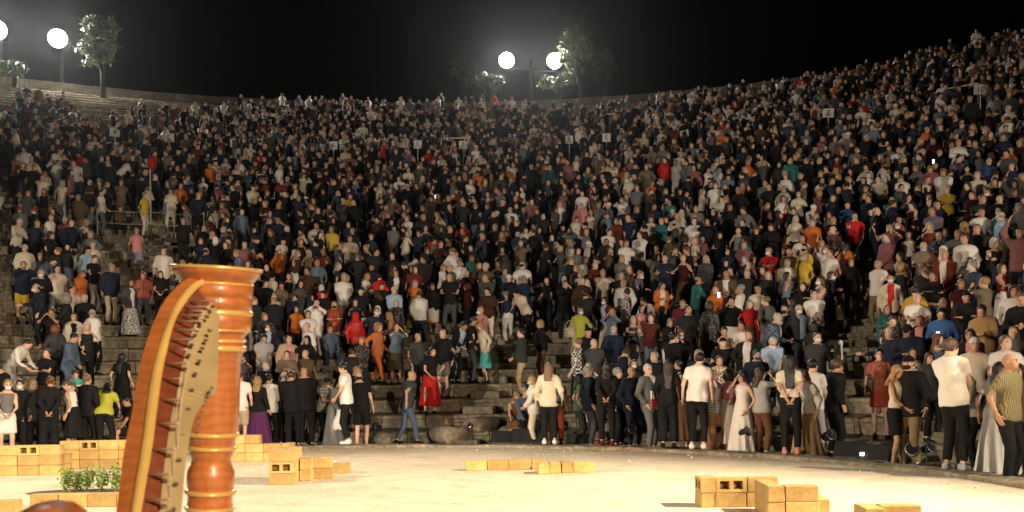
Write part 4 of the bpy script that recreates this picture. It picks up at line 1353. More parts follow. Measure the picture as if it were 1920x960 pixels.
# E: one course row in the middle
stack(873, 883, 2, [(.5, .5, 0, 0, 0), (1.5, .5, 0, 0, 0), (2.5, .5, 0, 0, 0), (3.35, 1.1, 0, 1, 0)], 'mid-floor row, longer half')
stack(1010, 890, 4, [(.25, .9, 0, 1, 0), (.8, 1.6, 0, 1, 0), (1.33, 1.7, 0, 1, 0), (2.1, 1.5, 0, 0, 0)], 'mid-floor row, shorter half')
# F: two course corner on the near side
stack(1314, 952, 0, [(.26, 1.0, 1, 1, 1), (.26, 1.0, 0, 1, 0), (1.01, .5, 1, 0, 1), (.98, .5, 0, 0, 0), (2.02, .5, 1, 0, 0), (2.0, .5, 0, 0, 0)], 'near corner with open cores')
stack(1440, 972, -3, [(.26, 1.0, 0, 1, 0), (.26, 1.0, 1, 1, 0), (.26, 3.05, 0, 1, 0), (.26, 3.05, 1, 1, 0), (1.03, .5, 0, 0, 0), (1.03, .62, 1, 0, 0), (1.75, 2.2, 0, 1, 0)], 'forward arm of near corner')
# G: at the bottom edge
stack(1622, 1026, -3, [(.27, 1.0, 0, 1, 0), (.27, 1.0, 1, 1, 0), (1.05, 1.4, 1, 0, 0), (1.05, 1.4, 0, 0, 0), (2.08, 1.5, 0, 0, 0)], 'heap cut by bottom edge')
# H, I: planter edge and a lone block at the left
stack(55, 953, 1, [(i + .5, .5, 0, 0, 0) for i in range(4)], 'planter row before the plants')
stack(-28, 966, 2, [(.5, .5, 0, 0, 0), (.5, .5, 1, 0, 0)][:1], 'at the bottom left corner')
# sheet of paper on the low arm
p = on_ground(607, 886)
o = MB().add([(-.12, -.09, .0), (.02, -.1, .012), (.13, -.08, .0), (.13, .08, .004), (.02, .09, .016), (-.12, .08, .002), (-.12, -.09, -.002), (.02, -.1, .010), (.13, -.08, -.002), (.13, .08, .002), (.02, .09, .014), (-.12, .08, 0)],
             [[0, 1, 4, 5], [1, 2, 3, 4], [6, 11, 10, 7], [7, 10, 9, 8], [0, 6, 7, 1], [1, 7, 8, 2], [2, 8, 9, 3], [3, 9, 10, 4], [4, 10, 11, 5], [5, 11, 6, 0]]).build('sheet_of_paper', M['paper'], None, False, (p.x, p.y + .09, BH + .006))
o.scale = (1.35, 1.2, 1)
tag(o, 'folded white sheet of paper lying on the low block arm', 'paper')

# young plants behind the planter row
def plant(px, py, h, label, seed):
    r = np.random.default_rng(seed)
    p = on_ground(px, py); t = thing('plant', label, 'plant', (p.x, p.y, 0), 0, 'young plants behind the planter row')
    mb = MB(); tips = []
    for i in range(7):
        a = r.uniform(0, 6.28); d = r.uniform(.02, .09)
        pts = [(0, 0, 0), (d * .4 * math.cos(a), d * .4 * math.sin(a), h * .5), (d * math.cos(a), d * math.sin(a), h * r.uniform(.75, 1))]
        mb.tube(pts, [.004, .003, .0015], 5); tips += pts[1:]
    mb.build('stem', M['plant_stem'], t, True)
    V, C, N = [], [], 0
    for i in range(330):
        c = np.array(tips[r.integers(len(tips))]) * (1, 1, r.uniform(.6, 1.05)) + r.normal(size=3) * .034
        a = r.normal(size=3); a[2] *= .5; a /= np.linalg.norm(a); b_ = np.cross(a, [0, 0, 1] + r.normal(size=3) * .4); b_ /= np.linalg.norm(b_)
        s = r.uniform(.018, .038)
        V += [c - a * s, c - b_ * s * .5, c + a * s, c + b_ * s * .5]; C += [np.array([.16, .24, .05]) * r.uniform(.7, 1.4)] * 4
        N += 1
    link('leaves', new_mesh('leaves', np.array(V), np.arange(4 * N).reshape(N, 4), [M['leaf']], False, col=np.array(C)), t)
simple('plant_stem', (.12, .16, .05), .7)
bed = on_ground(150, 925)
MB().lathe([(.0, .03), (.2, .028), (.34, .012), (.4, -.01)], 20, Matrix.Scale(2.1, 4, (1, 0, 0)), cap=False).build('planting_soil', M['soil'], None, True, (bed.x, bed.y + .12, 0))['kind'] = 'structure'
for i, (px, py, h) in enumerate(((122, 926, .34), (143, 925, .27), (163, 925, .36), (190, 925, .33), (218, 925, .36))):
    plant(px, py, h, ('leafy green plant, first at the left end of the planter', 'shortest leafy green plant, second along the planter', 'bushy leafy green plant in the middle of the planter', 'leafy green plant, fourth along the planter', 'leafy green plant half hidden by the harp neck')[i], 50 + i)

# ------------------------------------------------------------------ stage equipment in the ring between kerb and seats
def par_light(px, py, size, yaw, label, R=11.6, lens='lens_glass', pitch=20):
    th = theta_at(px, R, 0); p = polar(th, R, -.08); z = unproj(px, py, p.y).z + .08
    t = thing('stage_light', label, 'stage light', (p.x, p.y, -.08), R_(yaw), 'stage lamps in the ring path')
    s = size * .68
    q = Matrix.Translation((0, 0, z)) @ Matrix.Rotation(R_(90 - pitch), 4, 'X')
    can = MB().lathe([(s * .5, -s * 1.7), (s * .8, -s * 1.5), (s * .88, -s * .2), (s, -s * .1), (s, s * .25), (s * .9, s * .25), (s * .86, 0)], 22, q).build('lamp_housing', M['black_plastic'], t, True)
    MB().lathe([(.001, s * .07), (s * .5, s * .05), (s * .85, 0)], 22, q, cap=False).build('lens', M[lens], can, True)
    MB().lathe([(s * .9, s * .252), (s * 1.0, s * .252), (s * 1.0, s * .262), (s * .9, s * .262)], 22, q, cap=False).build('rim', M['grey_metal'], can, True)
    MB().tube([(-s * 1.1, 0, z), (-s * 1.1, 0, .05), (s * 1.1, 0, .05), (s * 1.1, 0, z)], s * .07, 6).build('yoke', M['black_plastic'], t)
    MB().tube([(0, -.2, .02), (0, .2, .02)], .02, 6).tube([(-.2, 0, .025), (.2, 0, .025)], .02, 6).build('floor_stand', M['black_plastic'], t)
    return t
par_light(702, 800, .15, -60, 'black stage lamp lying low beside the man in black shorts', 11.9)
par_light(881, 797, .1, -25, 'slim black stage lamp with a pale rim below the rough stair', 11.8)
par_light(1185, 805, .16, 30, 'black stage lamp in the dark between suit trousers', 11.0)
par_light(1345, 805, .14, -12, 'black stage lamp with a pale ring beside beige trousers', 10.9)
par_light(1402, 808, .15, 60, 'black stage lamp in front of the white pleated dress', 10.9)
par_light(1526, 815, .13, -30, 'black stage lamp beside the tan wide trousers, nearer the cream T-shirt', 11.0)
par_light(1558, 815, .15, 20, 'black stage lamp next to the wide dark loudspeaker', 11.1)
par_light(1712, 842, .17, -35, 'large round black stage lamp beside the lit loudspeaker', 11.0)
par_light(1745, 838, .13, 25, 'black stage lamp behind the large round one', 11.3)
def wedge(px, py_base, w, h, d, yaw, label, R=11.0, led=False):
    th = theta_at(px, R, 0); p = polar(th, R, -.07)
    t = thing('floor_loudspeaker', label, 'loudspeaker', p, -th * .5 + R_(yaw), 'floor loudspeakers in the ring path')
    prof = [(-d / 2, 0), (d / 2, 0), (d / 2, h * .75), (d * .2, h), (-d * .05, h), (-d / 2, h * .35)]
    V = [(x, y, z) for x in (-w / 2, w / 2) for y, z in prof]; n = len(prof)
    Fs = [list(range(n)), [n + i for i in range(n)][::-1]] + [[i, i + n, (i + 1) % n + n, (i + 1) % n] for i in range(n)]
    MB().add(V, Fs).build('cabinet', M['black_plastic'], t)
    a, b_ = Vector((0, -d * .05, h)), Vector((0, -d / 2, h * .35))
    nrm = Vector((0, -(h * .65), d * .45)).normalized() * .006
    m1, m2 = a.lerp(b_, .06) + nrm, a.lerp(b_, .94) + nrm
    MB().add([(-w * .46, m1.y, m1.z), (w * .46, m1.y, m1.z), (w * .46, m2.y, m2.z), (-w * .46, m2.y, m2.z)], [[0, 3, 2, 1]]).build('grille', M['black_grille'], t)
    for s in (-1, 1): MB().box((s * w / 2 - .012, -.06, h * .4), (s * w / 2 + .012, .06, h * .48)).build('handle', M['grey_metal'], t)
    if led: MB().box((-w * .36, -d / 2 - .004, h * .52), (-w * .36 + .05, -d / 2 + .05, h * .52 + .05)).build('indicator_light', M['indicator'], t)
wedge(945, 830, .55, .36, .4, 0, 'black box loudspeaker at the foot of the rough stair', 11.3)
wedge(992, 832, .75, .42, .45, 5, 'wide black loudspeaker beside the woman in the white jacket', 11.2)
wedge(1594, 862, .48, .38, .4, -4, 'wide dark grey loudspeaker on the path by the bare steps', 10.95)
wedge(1642, 868, .52, .36, .38, -8, 'black loudspeaker with a small bright white light', 10.85, True)
wedge(1085, 835, .5, .32, .36, 0, 'small black loudspeaker hidden among dark trousers', 11.3)
# a black cable running along the ring path
pts = [polar(R_(a), 10.75 + .08 * math.sin(a * .7), -.05) for a in range(-30, 74, 2)]
tag(MB().tube(pts, .012, 6).build('cable', M['black_plastic'], None, True), 'long black cable lying along the ring path behind the kerb', 'cable')

# loose grit on the sand
rg = np.random.default_rng(8)
ico = bmesh.new(); bmesh.ops.create_icosphere(ico, subdivisions=1, radius=1); ico.verts.index_update()
IV = np.array([v.co for v in ico.verts]); IF = np.array([[v.index for v in f.verts] for f in ico.faces]); ico.free()
VV, FF = [], []
for i in range(1500):
    rr = 10.0 * math.sqrt(rg.uniform()) if i > 700 else rg.uniform(9.3, 10.05); th = rg.uniform(-1.5, 1.5)
    p = polar(th, rr, 0); s = rg.uniform(.004, .011) if rg.uniform() < .9 else rg.uniform(.012, .024)
    VV.append(IV * s * rg.uniform(.6, 1.3, 3) + np.array([p.x, p.y, s * .3])); FF.append(IF + i * len(IV))
o = link('gravel', new_mesh('gravel', np.concatenate(VV), np.concatenate(FF), [M['sand']], True)); o['kind'] = 'stuff'
tag(o, 'loose grit and small pebbles scattered over the sand', 'gravel')

# broken stones tumbled at the foot of the stairs
def rock(px, py, size, R, z, label, seed):
    th = theta_at(px, R, z); p = polar(th, R, z)
    r = np.random.default_rng(seed)
    bm = bmesh.new(); bmesh.ops.create_icosphere(bm, subdivisions=3, radius=1)
    ph = r.uniform(0, 6, (5, 3)); fr = r.uniform(1.0, 3.4, (5, 3))
    for v in bm.verts:
        k = sum(math.sin(fr[i] @ np.array(v.co) + ph[i, 0]) * (.13 / (i * .5 + 1)) for i in range(5))
        v.co *= 1 + k
        v.co.z = max(v.co.z, -.55); v.co.z = min(v.co.z, .62 + .05 * math.sin(5 * v.co.x))
    me = bpy.data.meshes.new('stone'); bm.to_mesh(me); bm.free(); me.materials.append(M['seat_stone']); me.polygons.foreach_set('use_smooth', np.ones(len(me.polygons), bool))
    o = link('stone', me, None, p + Vector((0, 0, .5 * size[2]))); o.scale = size; o.rotation_euler = (0, 0, r.uniform(0, 6))
    tag(o, label, 'stone', 'broken stones at the foot of the stairs')
rock(845, 790, (.55, .38, .36), 12.35, -.05, 'large weathered stone below the red skirt at the path', 1)
rock(902, 772, (.6, .35, .3), 12.75, .2, 'long worn stone lying across the lowest tier beside the stair', 2)
rock(962, 790, (.5, .35, .34), 12.3, -.05, 'mossy stone behind the black box loudspeaker', 3)
rock(735, 800, (.42, .3, .24), 12.3, -.06, 'small grey stone beside the man in black shorts', 4)
rock(1010, 775, (.45, .3, .3), 12.6, .1, 'dark stone behind the small woman in white cardigan', 5)

# ------------------------------------------------------------------ the audience
CO = dict(W=(.74, .71, .67), CR=(.66, .58, .45), K=(.012, .012, .013), N=(.018, .022, .045), G=(.16, .16, .165), DG=(.055, .056, .06), LG=(.38, .37, .36), BE=(.45, .35, .23), TAN=(.40, .25, .12), KH=(.22, .16, .08),
          TE=(.08, .38, .36), R=(.52, .025, .02), DR=(.16, .012, .015), RU=(.36, .07, .035), OR=(.6, .16, .03), Y=(.62, .42, .05), LI=(.42, .42, .06), P=(.62, .27, .27), PK=(.65, .16, .25), B=(.06, .15, .4), LB=(.34, .46, .62),
          DB=(.035, .06, .14), J=(.09, .13, .2), OL=(.26, .23, .12), BR=(.14, .07, .035), PU=(.09, .025, .1), GR=(.05, .12, .06), MA=(.13, .02, .03), LV=(.36, .3, .42), DGN=(.04, .05, .04))
CNAME = dict(W='white', CR='cream', K='black', N='navy', G='grey', DG='charcoal', LG='light grey', BE='beige', TAN='tan', KH='khaki', TE='teal', R='red', DR='dark red', RU='rust', OR='orange', Y='yellow', LI='lime', P='salmon', PK='pink',
             B='blue', LB='pale blue', DB='dark blue', J='denim', OL='olive', BR='brown', PU='purple', GR='green', MA='maroon', LV='lilac', DGN='dark green')
HAIRC = dict(k=(.012, .01, .009), d=(.03, .018, .011), b=(.075, .04, .02), r=(.2, .06, .022), y=(.36, .22, .09), g=(.27, .26, .25), w=(.52, .5, .47), l=(.2, .12, .055))
HNAME = dict(k='black-haired', d='dark-haired', b='brown-haired', r='red-haired', y='blond', g='grey-haired', w='white-haired', l='light-brown-haired')
SKINS = [(.56, .33, .22), (.62, .39, .28), (.5, .29, .19), (.42, .23, .14), (.66, .43, .32), (.53, .32, .21)]
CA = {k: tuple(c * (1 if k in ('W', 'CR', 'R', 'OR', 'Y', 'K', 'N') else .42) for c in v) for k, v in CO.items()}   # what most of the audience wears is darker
rp = random.Random(17)
PATH_Z, KERB_Z = -.08, .075

def spot_for(px, py, where, H, sit=False):
    """stand the head top at (px, py) on a tier, on the path ('c') or on the kerb ('k')"""
    Heff = H * (1.30 / 1.75) if sit else H
    if where == 'k': opts = [(-1, 10.36, KERB_Z)]
    elif where == 'c': opts = [(0, 11.45, PATH_Z)]
    elif isinstance(where, float): opts = [(0, where, PATH_Z)]
    else:
        opts = [(0, 11.7, PATH_Z)] + [(rid, Rf + .4, Z) for rid, Rf, Z in ROWS]
        if sit: opts = [(1, 12.32, PATH_Z)] + [(ROWS[i][0], ROWS[i][1] - .08, ROWS[i - 1][2]) for i in range(1, len(ROWS))]
        if where is not None: opts = [o for o in opts if o[0] == where]
    best = None
    for rid, R, Z in opts:
        th = theta_at(px, R, Z + Heff); p = polar(th, R, Z)
        _, y = proj(p.x, p.y, Z + Heff)
        e = abs(y - py)
        if best is None or e < best[0]: best = (e, rid, R, Z, th, p)
    return best[1:]

H_ = [
 # ---- standing on the kerb or on the ring path, from the left edge on
 (10, 706, 'c', 5, 'f', 'clasp', 'tank', 'G', 'shorts', 'W', 'short', 'y', dict(mask=1, h=1.68), 'woman in grey tank top and white shorts with face mask at the picture edge'),
 (34, 712, 11.9, -20, 'm', 'stand', 'long', 'K', 'trousers', 'K', 'short', 'k', dict(mask=1, h=1.66), 'masked person all in black behind the grey tank top'),
 (12, 678, 1, -60, 'm', 'down', 'jacket', 'K', 'trousers', 'DG', 'short', 'd', {}, 'man in dark jacket bowing his head at the picture edge'),
 (62, 706, 11.9, 20, 'f', 'stand', 'jacket', 'DG', 'trousers', 'K', 'bob', 'y', dict(h=1.66), 'short blond woman half hidden behind the person with hands behind the back'),
 (90, 686, 'c', 180, 'f', 'behind', 'long', 'K', 'wide', 'K', 'bun', 'r', dict(h=1.74), 'person in black seen from behind, red hair tied up, hands clasped behind'),
 (137, 702, 'c', -120, 'f', 'phone', 'tank', 'W', 'skirt', 'K', 'pony', 'b', dict(h=1.68), 'woman with brown ponytail, white tank top and black skirt'),
 (163, 704, 11.7, 150, 'm', 'stand', 'shirt', 'K', 'trousers', 'K', 'short', 'l', {}, 'person in black between the white tank top and the lime top'),
 (196, 690, 11.5, 170, 'f', 'bend', 'tee', 'LI', 'trousers', 'K', 'long', 'k', dict(h=1.72), 'long black-haired woman in bright lime top bending over'),
 (236, 700, 12.1, -80, 'm', 'reach_sit', 'tee', 'K', 'shorts', 'K', 'short', 'k', {}, 'man in black T-shirt sitting sideways close to the harp neck'),
 (228, 636, 2, 150, 'f', 'stand', 'tee', 'K', 'longskirt', 'K', 'verylong', 'k', {}, 'woman with long black hair in black dress turned away on the second tier'),
 (14, 632, None, 60, 'm', 'bend', 'tucked', 'W', 'trousers', 'LG', 'short', 'd', {}, 'man in white shirt stooping on bare tiers at the picture edge'),
 (176, 582, None, 130, 'm', 'clasp', 'tee', 'W', 'trousers', 'K', 'bald', 'g', dict(fat=1.12), 'bald grey man in white T-shirt turned to the bare tiers'),
 (106, 608, None, 170, 'f', 'stand', 'long', 'DG', 'trousers', 'K', 'curly', 'r', {}, 'person with big curly auburn hair seen from behind'),
 (138, 597, None, 0, 'f', 'stand', 'openjacket', 'CR', 'trousers', 'K', 'long', 'b', dict(under='tank', underc='K'), 'long-haired woman in cream vest over black next to the curly head'),
 (126, 630, None, 70, 'm', 'down', 'jacket', 'J', 'trousers', 'J', 'short', 'k', {}, 'man in denim jacket looking down below the curly head'),
 (140, 668, 1, 10, 'f', 'phone2', 'tee', 'TE', 'trousers', 'K', 'short', 'b', dict(h=1.62), 'person in teal top reading a pale sheet on the first tier'),
 (448, 700, 'c', 170, 'm', 'stand', 'tee', 'W', 'shorts', 'BE', 'short', 'd', dict(h=1.8), 'man in white T-shirt half hidden by the harp column'),
 (484, 706, 'c', 150, 'f', 'stand', 'long', 'K', 'maxi', 'PU', 'wavy', 'y', dict(h=1.68), 'blond wavy-haired woman in black top and long purple skirt'),
 (506, 704, 11.8, 150, 'm', 'clasp', 'shirt', 'W', 'trousers', 'K', 'short', 'k', dict(h=1.72), 'dark-haired man in white shirt beside the purple skirt'),
 (534, 692, 11.9, 170, 'm', 'stand', 'jacket', 'K', 'trousers', 'K', 'bald', 'g', {}, 'grey balding man in black suit left of the fully bald one'),
 (548, 699, 11.4, 175, 'm', 'clasp', 'jacket', 'K', 'trousers', 'K', 'short', 'b', {}, 'brown-haired man in black suit touching the bald man\'s shoulder'),
 (573, 687, 'c', 178, 'm', 'clasp', 'jacket', 'K', 'trousers', 'K', 'none', 'k', dict(h=1.86, fat=1.08), 'tall bald man in black suit seen from behind'),
 (604, 700, 11.9, 60, 'f', 'phone', 'tee', 'W', 'trousers', 'K', 'bun', 'k', dict(mask=1, pat='stripe'), 'masked person in broad black and white stripes'),
 (625, 708, 11.3, 40, 'f', 'down', 'long', 'G', 'maxi', 'G', 'bob', 'y', dict(h=1.64), 'older blond woman in long grey dress holding a white scarf'),
 (649, 681, 'k', -95, 'm', 'clasp', 'tee', 'W', 'trousers', 'K', 'short', 'k', dict(h=1.78, shoec='W', head=(2, 0)), 'man in white T-shirt, black trousers and white trainers in profile on the kerb'),
 (676, 690, 10.9, 165, 'm', 'stand', 'tee', 'K', 'shorts', 'K', 'bald', 'd', dict(fat=1.1), 'heavy man in black T-shirt and black shorts seen from behind'),
 (762, 682, 11.9, 120, 'm', 'walk', 'tee', 'DG', 'jeans', 'J', 'none', 'd', dict(h=1.76), 'balding man in charcoal T-shirt and jeans stepping up by the red skirt'),
 (804, 650, 2, 15, 'f', 'stepping', 'tuckedtee', 'K', 'longskirt', 'R', 'long', 'k', dict(h=1.72), 'woman in bright red skirt and black top stepping down the stairs'),
 (830, 640, 3, -25, 'm', 'stand', 'tee', 'K', 'shorts', 'G', 'none', 'd', dict(h=1.8), 'bald man in black T-shirt and grey shorts behind the red skirt'),
 (786, 646, 3, 30, 'm', 'stand', 'tee', 'DG', 'trousers', 'K', 'none', 'd', dict(h=1.72), 'bald man peeping over the shoulder of the woman in red skirt'),
 (910, 606, 4, -80, 'f', 'phone', 'shirt', 'CR', 'skirt', 'TE', 'bob', 'y', dict(h=1.68), 'short-haired blond woman in pale shirt and turquoise skirt'),
 (882, 608, 4, 80, 'm', 'phone2', 'tee', 'K', 'trousers', 'DG', 'short', 'b', {}, 'man in black leaning over a phone with the woman in turquoise skirt'),
 (904, 582, 5, -60, 'm', 'clasp', 'shirt', 'P', 'trousers', 'BE', 'none', 'd', dict(mask=1), 'bald masked man in pale pink shirt above the turquoise skirt'),
 (850, 598, 4, 40, 'm', 'bend', 'openjacket', 'K', 'trousers', 'K', 'short', 'k', dict(under='shirt', underc='LB'), 'man bending forward in black jacket over pale blue shirt'),
 (977, 593, 3, -85, 'm', 'clasp', 'long', 'DGN', 'trousers', 'BE', 'short', 'd', dict(h=1.76), 'man in dark green sweater and beige trousers in profile'),
 (1016, 580, 4, -70, 'f', 'clasp', 'long', 'K', 'trousers', 'BR', 'bob', 'y', {}, 'blond woman in black top and brown trousers facing the green sweater'),
 (966, 684, 1, 5, 'f', 'sit', 'dress', 'BR', 'longskirt', 'BR', 'long', 'y', {}, 'long-haired woman in brown dress sitting on the first tier'),
 (988, 690, 1, 20, 'm', 'sit', 'shirt', 'J', 'trousers', 'K', 'short', 'g', {}, 'person in grey-blue shirt sitting right beside the brown dress'),
 (1001, 707, 11.2, -85, 'f', 'clasp', 'jacket', 'W', 'trousers', 'CR', 'bob', 'y', dict(h=1.6, mask=1, maskc=(.35, .5, .62)), 'small woman in white cardigan and blue mask in profile'),
 (1028, 684, 'k', 178, 'f', 'stand', 'jacket', 'CR', 'trousers', 'K', 'long', 'l', dict(h=1.70, shoec='W'), 'long-haired blond woman in cream jacket and black trousers seen from behind'),
 (1042, 683, 11.9, 10, 'f', 'stand', 'tee', 'BR', 'trousers', 'RU', 'short', 'b', {}, 'person in brown standing behind the cream jacket'),
 (1082, 585, None, 0, 'f', 'hip', 'openjacket', 'LI', 'trousers', 'BE', 'short', 'b', dict(mask=1, under='tee', underc='LI'), 'masked woman in yellow-green jacket holding a patterned bag'),
 (1098, 622, None, 30, 'm', 'stand', 'tee', 'K', 'trousers', 'K', 'cap', 'k', {}, 'man with black cap behind the bald grey T-shirt man'),
 (1116, 630, 2, 160, 'm', 'clasp', 'tee', 'DG', 'trousers', 'K', 'none', 'd', dict(fat=1.15), 'broad bald man in charcoal T-shirt turned away on the second tier'),
 (1086, 692, 11.6, 100, 'f', 'stand', 'tee', 'GR', 'trousers', 'DGN', 'long', 'k', dict(pat='floral'), 'dark long-haired woman in green flowered top at the path'),
 (1104, 683, 11.3, 100, 'm', 'stand', 'openjacket', 'N', 'trousers', 'DG', 'short', 'g', dict(under='shirt', underc='LB'), 'grey-haired man in navy jacket and blue shirt in profile'),
 (1136, 690, 'k', 178, 'f', 'behind', 'long', 'K', 'trousers', 'K', 'wavy', 'd', dict(h=1.68, shoec='DR'), 'dark-haired woman in black with red shoes, hands behind her back'),
 (1158, 693, 11.7, 60, 'm', 'stand', 'jacket', 'K', 'trousers', 'K', 'side', 'g', {}, 'grey-haired man in black just behind the woman with red shoes'),
 (1184, 690, 11.3, 40, 'm', 'pocket', 'jacket', 'N', 'trousers', 'N', 'none', 'g', dict(fat=1.12), 'bald man in navy suit next to the grey suit'),
 (1217, 683, 11.1, 55, 'm', 'pocket', 'openjacket', 'G', 'trousers', 'G', 'short', 'w', dict(under='shirt', underc='W', fat=1.08), 'white-haired man in grey suit and white shirt, hands in pockets'),
 (1251, 681, 'k', 175, 'f', 'stand', 'long', 'K', 'wide', 'K', 'verylong', 'd', dict(h=1.70), 'woman in black with very long dark hair holding a white folder'),
 (1276, 698, 11.6, 10, 'f', 'stand', 'tee', 'BR', 'longskirt', 'BR', 'long', 'b', dict(h=1.62), 'woman in brown dress between the long dark hair and the white T-shirt'),
 (1306, 677, 'k', 165, 'm', 'stand', 'tee', 'W', 'trousers', 'K', 'short', 'k', dict(h=1.82, shoec='W', fat=1.05), 'broad man in white T-shirt and black trousers seen from behind at mid kerb'),
 (1333, 692, 10.9, 50, 'f', 'stand', 'openjacket', 'W', 'wide', 'TAN', 'short', 'y', dict(pat='stripe', under='tee', underc='W'), 'blond woman in black and white striped jacket and tan trousers'),
 (1362, 690, 11.2, 150, 'f', 'clasp', 'dress', 'P', 'longskirt', 'CR', 'curly', 'b', dict(h=1.66), 'curly brown-haired woman in pale dress turned from the camera'),
 (1388, 702, 11.0, -50, 'f', 'face', 'dress', 'W', 'maxi', 'W', 'bob', 'k', dict(h=1.64), 'black-haired woman in long white pleated dress raising a hand'),
 (1416, 664, 1, 20, 'm', 'stand', 'shirt', 'N', 'trousers', 'DG', 'short', 'd', dict(mask=1, maskc=(.05, .08, .2)), 'man in navy shirt with dark blue mask on the first tier'),
 (1427, 697, 11.1, 140, 'f', 'photo', 'tee', 'LG', 'trousers', 'BR', 'long', 'b', dict(h=1.68), 'long brown-haired woman in light grey T-shirt raising a phone'),
 (1447, 624, 2, 5, 'm', 'down', 'polo', 'LB', 'jeans', 'LB', 'short', 'w', dict(mask=1, fat=1.12), 'white-haired masked man in pale blue polo and jeans looking down'),
 (1481, 676, 'k', 178, 'f', 'behind', 'tuckedtee', 'CR', 'trousers', 'K', 'verylong', 'k', dict(h=1.72, shoec='P'), 'woman with long black hair, cream T-shirt, hands clasped behind her'),
 (1512, 702, 10.9, -40, 'f', 'phone', 'tee', 'W', 'maxi', 'TAN', 'bob', 'b', dict(h=1.64), 'brown-haired woman in white top and long tan skirt with a phone'),
 (1524, 678, 11.3, 145, 'm', 'clasp', 'polo', 'W', 'trousers', 'LG', 'short', 'k', dict(h=1.8), 'man in white polo and light grey trousers turned away'),
 (1562, 674, 11.7, 120, 'm', 'stand', 'jacket', 'K', 'trousers', 'K', 'side', 'b', dict(h=1.8), 'brown-haired man all in black beside the bare steps'),
 (1650, 626, 1, -5, 'f', 'stand', 'sleevedress', 'RU', 'miniskirt', 'RU', 'short', 'k', dict(pat='floral', h=1.7), 'woman in short rust red dress standing on the lowest tier'),
 (1679, 690, 10.95, 60, 'f', 'clasp', 'tank', 'CR', 'shorts', 'K', 'long', 'y', dict(h=1.68), 'long-haired blond woman in cream top and black shorts with brown bag'),
 (1705, 672, 11.1, -30, 'm', 'stand', 'jacket', 'K', 'trousers', 'KH', 'cap', 'k', dict(mask=1, maskc=(.02, .02, .02), h=1.8), 'man in black cap, black jacket and khaki trousers'),
 (1745, 650, 1, 30, 'f', 'stand', 'jacket', 'DG', 'trousers', 'K', 'long', 'b', {}, 'long-haired woman in charcoal jacket above the black cap'),
 (1787, 657, 'k', 150, 'm', 'clasp', 'tee', 'W', 'trousers', 'K', 'side', 'b', dict(h=1.85, shoec='LG', fat=1.05, head=(10, -30)), 'tall brown-haired man in white T-shirt and black trousers on the kerb, turned away'),
 (1818, 652, 11.2, -60, 'm', 'down', 'shirt', 'LG', 'trousers', 'K', 'short', 'd', dict(mask=1), 'masked man in grey shirt and dark vest behind the tall white T-shirt'),
 (1886, 668, 10.6, 60, 'm', 'hip', 'tee', 'OL', 'trousers', 'K', 'none', 'k', dict(pat='weave', h=1.78, fat=1.05, head=(-8, 20)), 'bald bearded man in olive patterned shirt looking up'),
 (1868, 690, 11.1, 160, 'f', 'stand', 'tee', 'W', 'maxi', 'W', 'long', 'd', dict(h=1.68), 'woman in long white skirt behind the olive shirt'),
 (1908, 676, 11.4, 0, 'f', 'stand', 'tee', 'BR', 'trousers', 'K', 'wavy', 'd', {}, 'wavy-haired woman at the picture edge behind the olive shirt'),
 # ---- lower tiers, left of the harp column
 (41, 500, None, 5, 'm', 'photo', 'jacket', 'N', 'shorts', 'Y', 'short', 'b', {}, 'man in navy jacket and yellow shorts raising his hands'),
 (45, 466, None, 10, 'm', 'pocket', 'long', 'CR', 'trousers', 'DG', 'short', 'w', dict(fat=1.12), 'white-bearded man in cream hooded top above the yellow shorts'),
 (160, 405, None, 60, 'f', 'walk', 'tee', 'W', 'shorts', 'K', 'bob', 'y', {}, 'blond woman in white top and dark shorts climbing the stairs'),
 (206, 504, None, 30, 'm', 'stand', 'jacket', 'N', 'trousers', 'BE', 'short', 'g', {}, 'man in navy jacket and beige trousers on the bare tier'),
 (243, 514, None, 40, 'f', 'stand', 'openjacket', 'DG', 'maxi', 'W', 'scarf', 'b', dict(under='tee', underc='W', bpat='dots'), 'woman in long dotted white skirt and dark jacket'),
 (268, 514, None, -10, 'f', 'phone', 'shawl', 'RU', 'trousers', 'DG', 'long', 'r', dict(pat='floral'), 'red-haired woman in patterned rust shawl and dark trousers'),
 (300, 517, None, 0, 'f', 'clasp', 'tee', 'K', 'trousers', 'K', 'bob', 'k', {}, 'dark person in black T-shirt beside the red-haired woman'),
 (176, 487, None, 40, 'm', 'phone', 'tee', 'K', 'trousers', 'LG', 'short', 'r', {}, 'man in black T-shirt and grey trousers checking a phone'),
 (164, 463, None, 10, 'm', 'stand', 'shirt', 'LB', 'trousers', 'K', 'cap', 'k', {}, 'man in pale blue shirt with dark cap'),
 (172, 446, None, 0, 'f', 'stand', 'tee', 'CR', 'trousers', 'W', 'wavy', 'y', {}, 'blond woman in cream above the pale blue shirt'),
 (305, 462, None, 0, 'm', 'stand', 'openjacket', 'CR', 'trousers', 'K', 'short', 'k', dict(under='tee', underc='W'), 'man in open cream jacket over white T-shirt above the harp crown'),
 (256, 422, None, 0, 'f', 'stand', 'tee', 'P', 'skirt', 'LV', 'wavy', 'b', {}, 'woman in pink top and lilac skirt alone on bare tiers'),
 (190, 360, None, 80, 'm', 'clasp', 'tee', 'W', 'trousers', 'G', 'short', 'k', {}, 'man in white T-shirt in profile at the rope barrier'),
 (270, 358, None, 60, 'm', 'stand', 'tee', 'Y', 'trousers', 'CR', 'short', 'g', {}, 'man in yellow T-shirt and pale trousers at the rope barrier'),
 (130, 545, None, 0, 'm', 'chat', 'tee', 'CR', 'trousers', 'DG', 'short', 'd', {}, 'man in cream T-shirt gesturing above the curly auburn head'),
 (98, 570, None, -30, 'm', 'photo', 'tee', 'K', 'trousers', 'K', 'short', 'b', {}, 'man in black T-shirt looking through raised hands near the curly head'),
